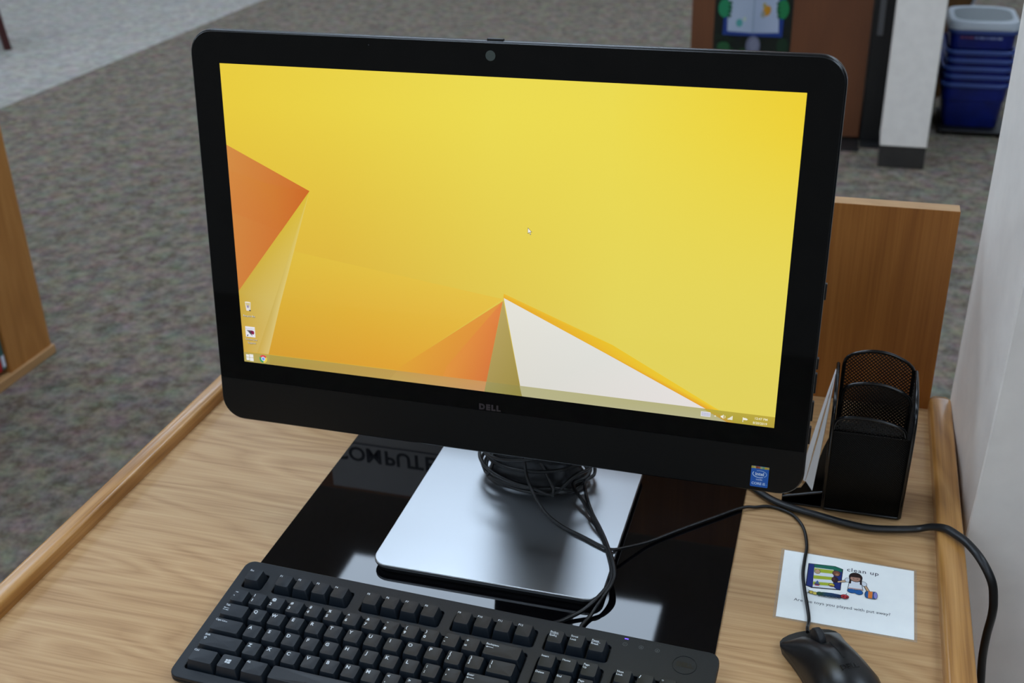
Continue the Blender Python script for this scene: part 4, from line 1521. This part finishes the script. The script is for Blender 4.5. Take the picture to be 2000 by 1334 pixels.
KO = (-600, -4100, FZ)
put('carcass', boxm(546, 700, 3960, 4380, -722, 500, 2), BLACKM, bk, KO)
put('trim_strip', boxm(565, 587, 3952, 3960, -300, 500, 1), GREYM, bk, KO)
put('base_plinth', boxm(548, 700, 3890, 4300, -730, -722, 1), BLACKM, bk, KO)

wb = thing('shelf_end', 'light brown wooden shelf end standing behind the white pillar and blue bins', 'shelf', (890, 4800, -FZ))
put('end_board', boxm(800 - 890, 960 - 890, -80, -56, 0, 1150, 2), wood('honey_oak', (84, 58, 22), (100, 70, 28), (112, 80, 36), 'Z', 0.5, grain=0.5), wb)
put('shelf_board', boxm(800 - 890, 960 - 890, -56, 200, 1126, 1150, 2), WALNUT, wb)
put('back_board', boxm(800 - 890, 960 - 890, 180, 200, 0, 1126, 2), WALNUT, wb)
rp = [(962 + 3 * math.sin(k * 1.9), 4712 + 2 * math.cos(k * 1.3), -368 + k * 9) for k in range(60)]
rope = MB().tube(catmull(rp, 2), [5.5 + 2.0 * math.sin(i * 1.7) for i in range(len(rp) * 2 - 1)], 7).mesh(70)
put('white_cord', rope, mat('white_cotton_cord', (176, 178, 180), 0.8), None, label='knotted white cord hanging down beside the wooden shelf end', cat='cord')

# stack of blue bins
names = ['lowest blue plastic bin of the stack, standing on the carpet', 'second blue bin from the floor in the stack behind the pillar', 'third blue bin up in the nested stack',
         'fourth blue bin up in the nested stack', 'fifth blue bin up, just under the topmost one with print', 'topmost blue bin with printed words under the clear lid']


def bin_loop(w, dpt, z, r):
    return [(x, y, z) for x, y in rrect(-w / 2, w / 2, -dpt / 2, dpt / 2, r, 4)]


bin_me = MB().loft([bin_loop(206, 268, 0, 28), bin_loop(212, 274, 4, 30), bin_loop(230, 300, 110, 34), bin_loop(240, 310, 112, 36), bin_loop(252, 324, 178, 40), bin_loop(252, 324, 182, 40),
                    bin_loop(246, 318, 182, 38), bin_loop(226, 298, 114, 34), bin_loop(206, 268, 8, 28)]).mesh(40)
rim_me = MB().loft([bin_loop(252, 324, 170, 40), bin_loop(266, 338, 170, 44), bin_loop(267, 339, 180, 44), bin_loop(262, 334, 183, 42), bin_loop(252, 324, 183, 40)], cap=False).mesh(40)
bin_me.materials.append(BLUEBIN)
rim_me.materials.append(BLUERIM)
BX, BYc = 972, 4322
BZ = 22
for k, z in enumerate((0, 34, 66, 98, 132, 212)):
    t = thing('storage_bin', names[k], 'bin', (BX + (0, 3, -2, 2, -1, 1)[k], BYc, -FZ + BZ + 2 + z), Matrix.Rotation((0.0, 0.02, -0.01, 0.015, 0, -0.02)[k], 4, 'Z'), 'stacked blue storage bins')
    put('tub', bin_me, None, t)
    put('rim', rim_me, None, t)
    if k == 5:
        p = Print(0.2)
        p.z = 163.5
        x = -84
        for w_, c in ((14, (120, 60, 90)), (10, (120, 60, 90)), (18, (120, 60, 96)), (12, (120, 130, 180)), (20, (132, 142, 190)), (9, (120, 130, 180)), (26, (132, 142, 190)), (18, (150, 160, 200))):
            p.poly([(x, 150), (x + w_, 150), (x + w_, 158), (x, 158)], c)
            x += w_ + 4
        put('print', p.mesh('XZ'), PRINTM, t)
lid = thing('plastic_lid', 'clear plastic lid with a grey oval on top of the blue bin stack', 'lid', (BX, BYc, -FZ + BZ + 2 + 212 + 184))
put('lid_rim', MB().loft([bin_loop(270, 342, 0, 46), bin_loop(270, 342, 8, 46), bin_loop(256, 326, 30, 60), bin_loop(240, 310, 34, 90), bin_loop(220, 290, 30, 90)], cap=False).mesh(40), CLEARLID, lid)
put('lid_panel', MB().loft([bin_loop(224, 294, 28, 92), bin_loop(222, 292, 30, 90)]).mesh(40), LIDGREY, lid)
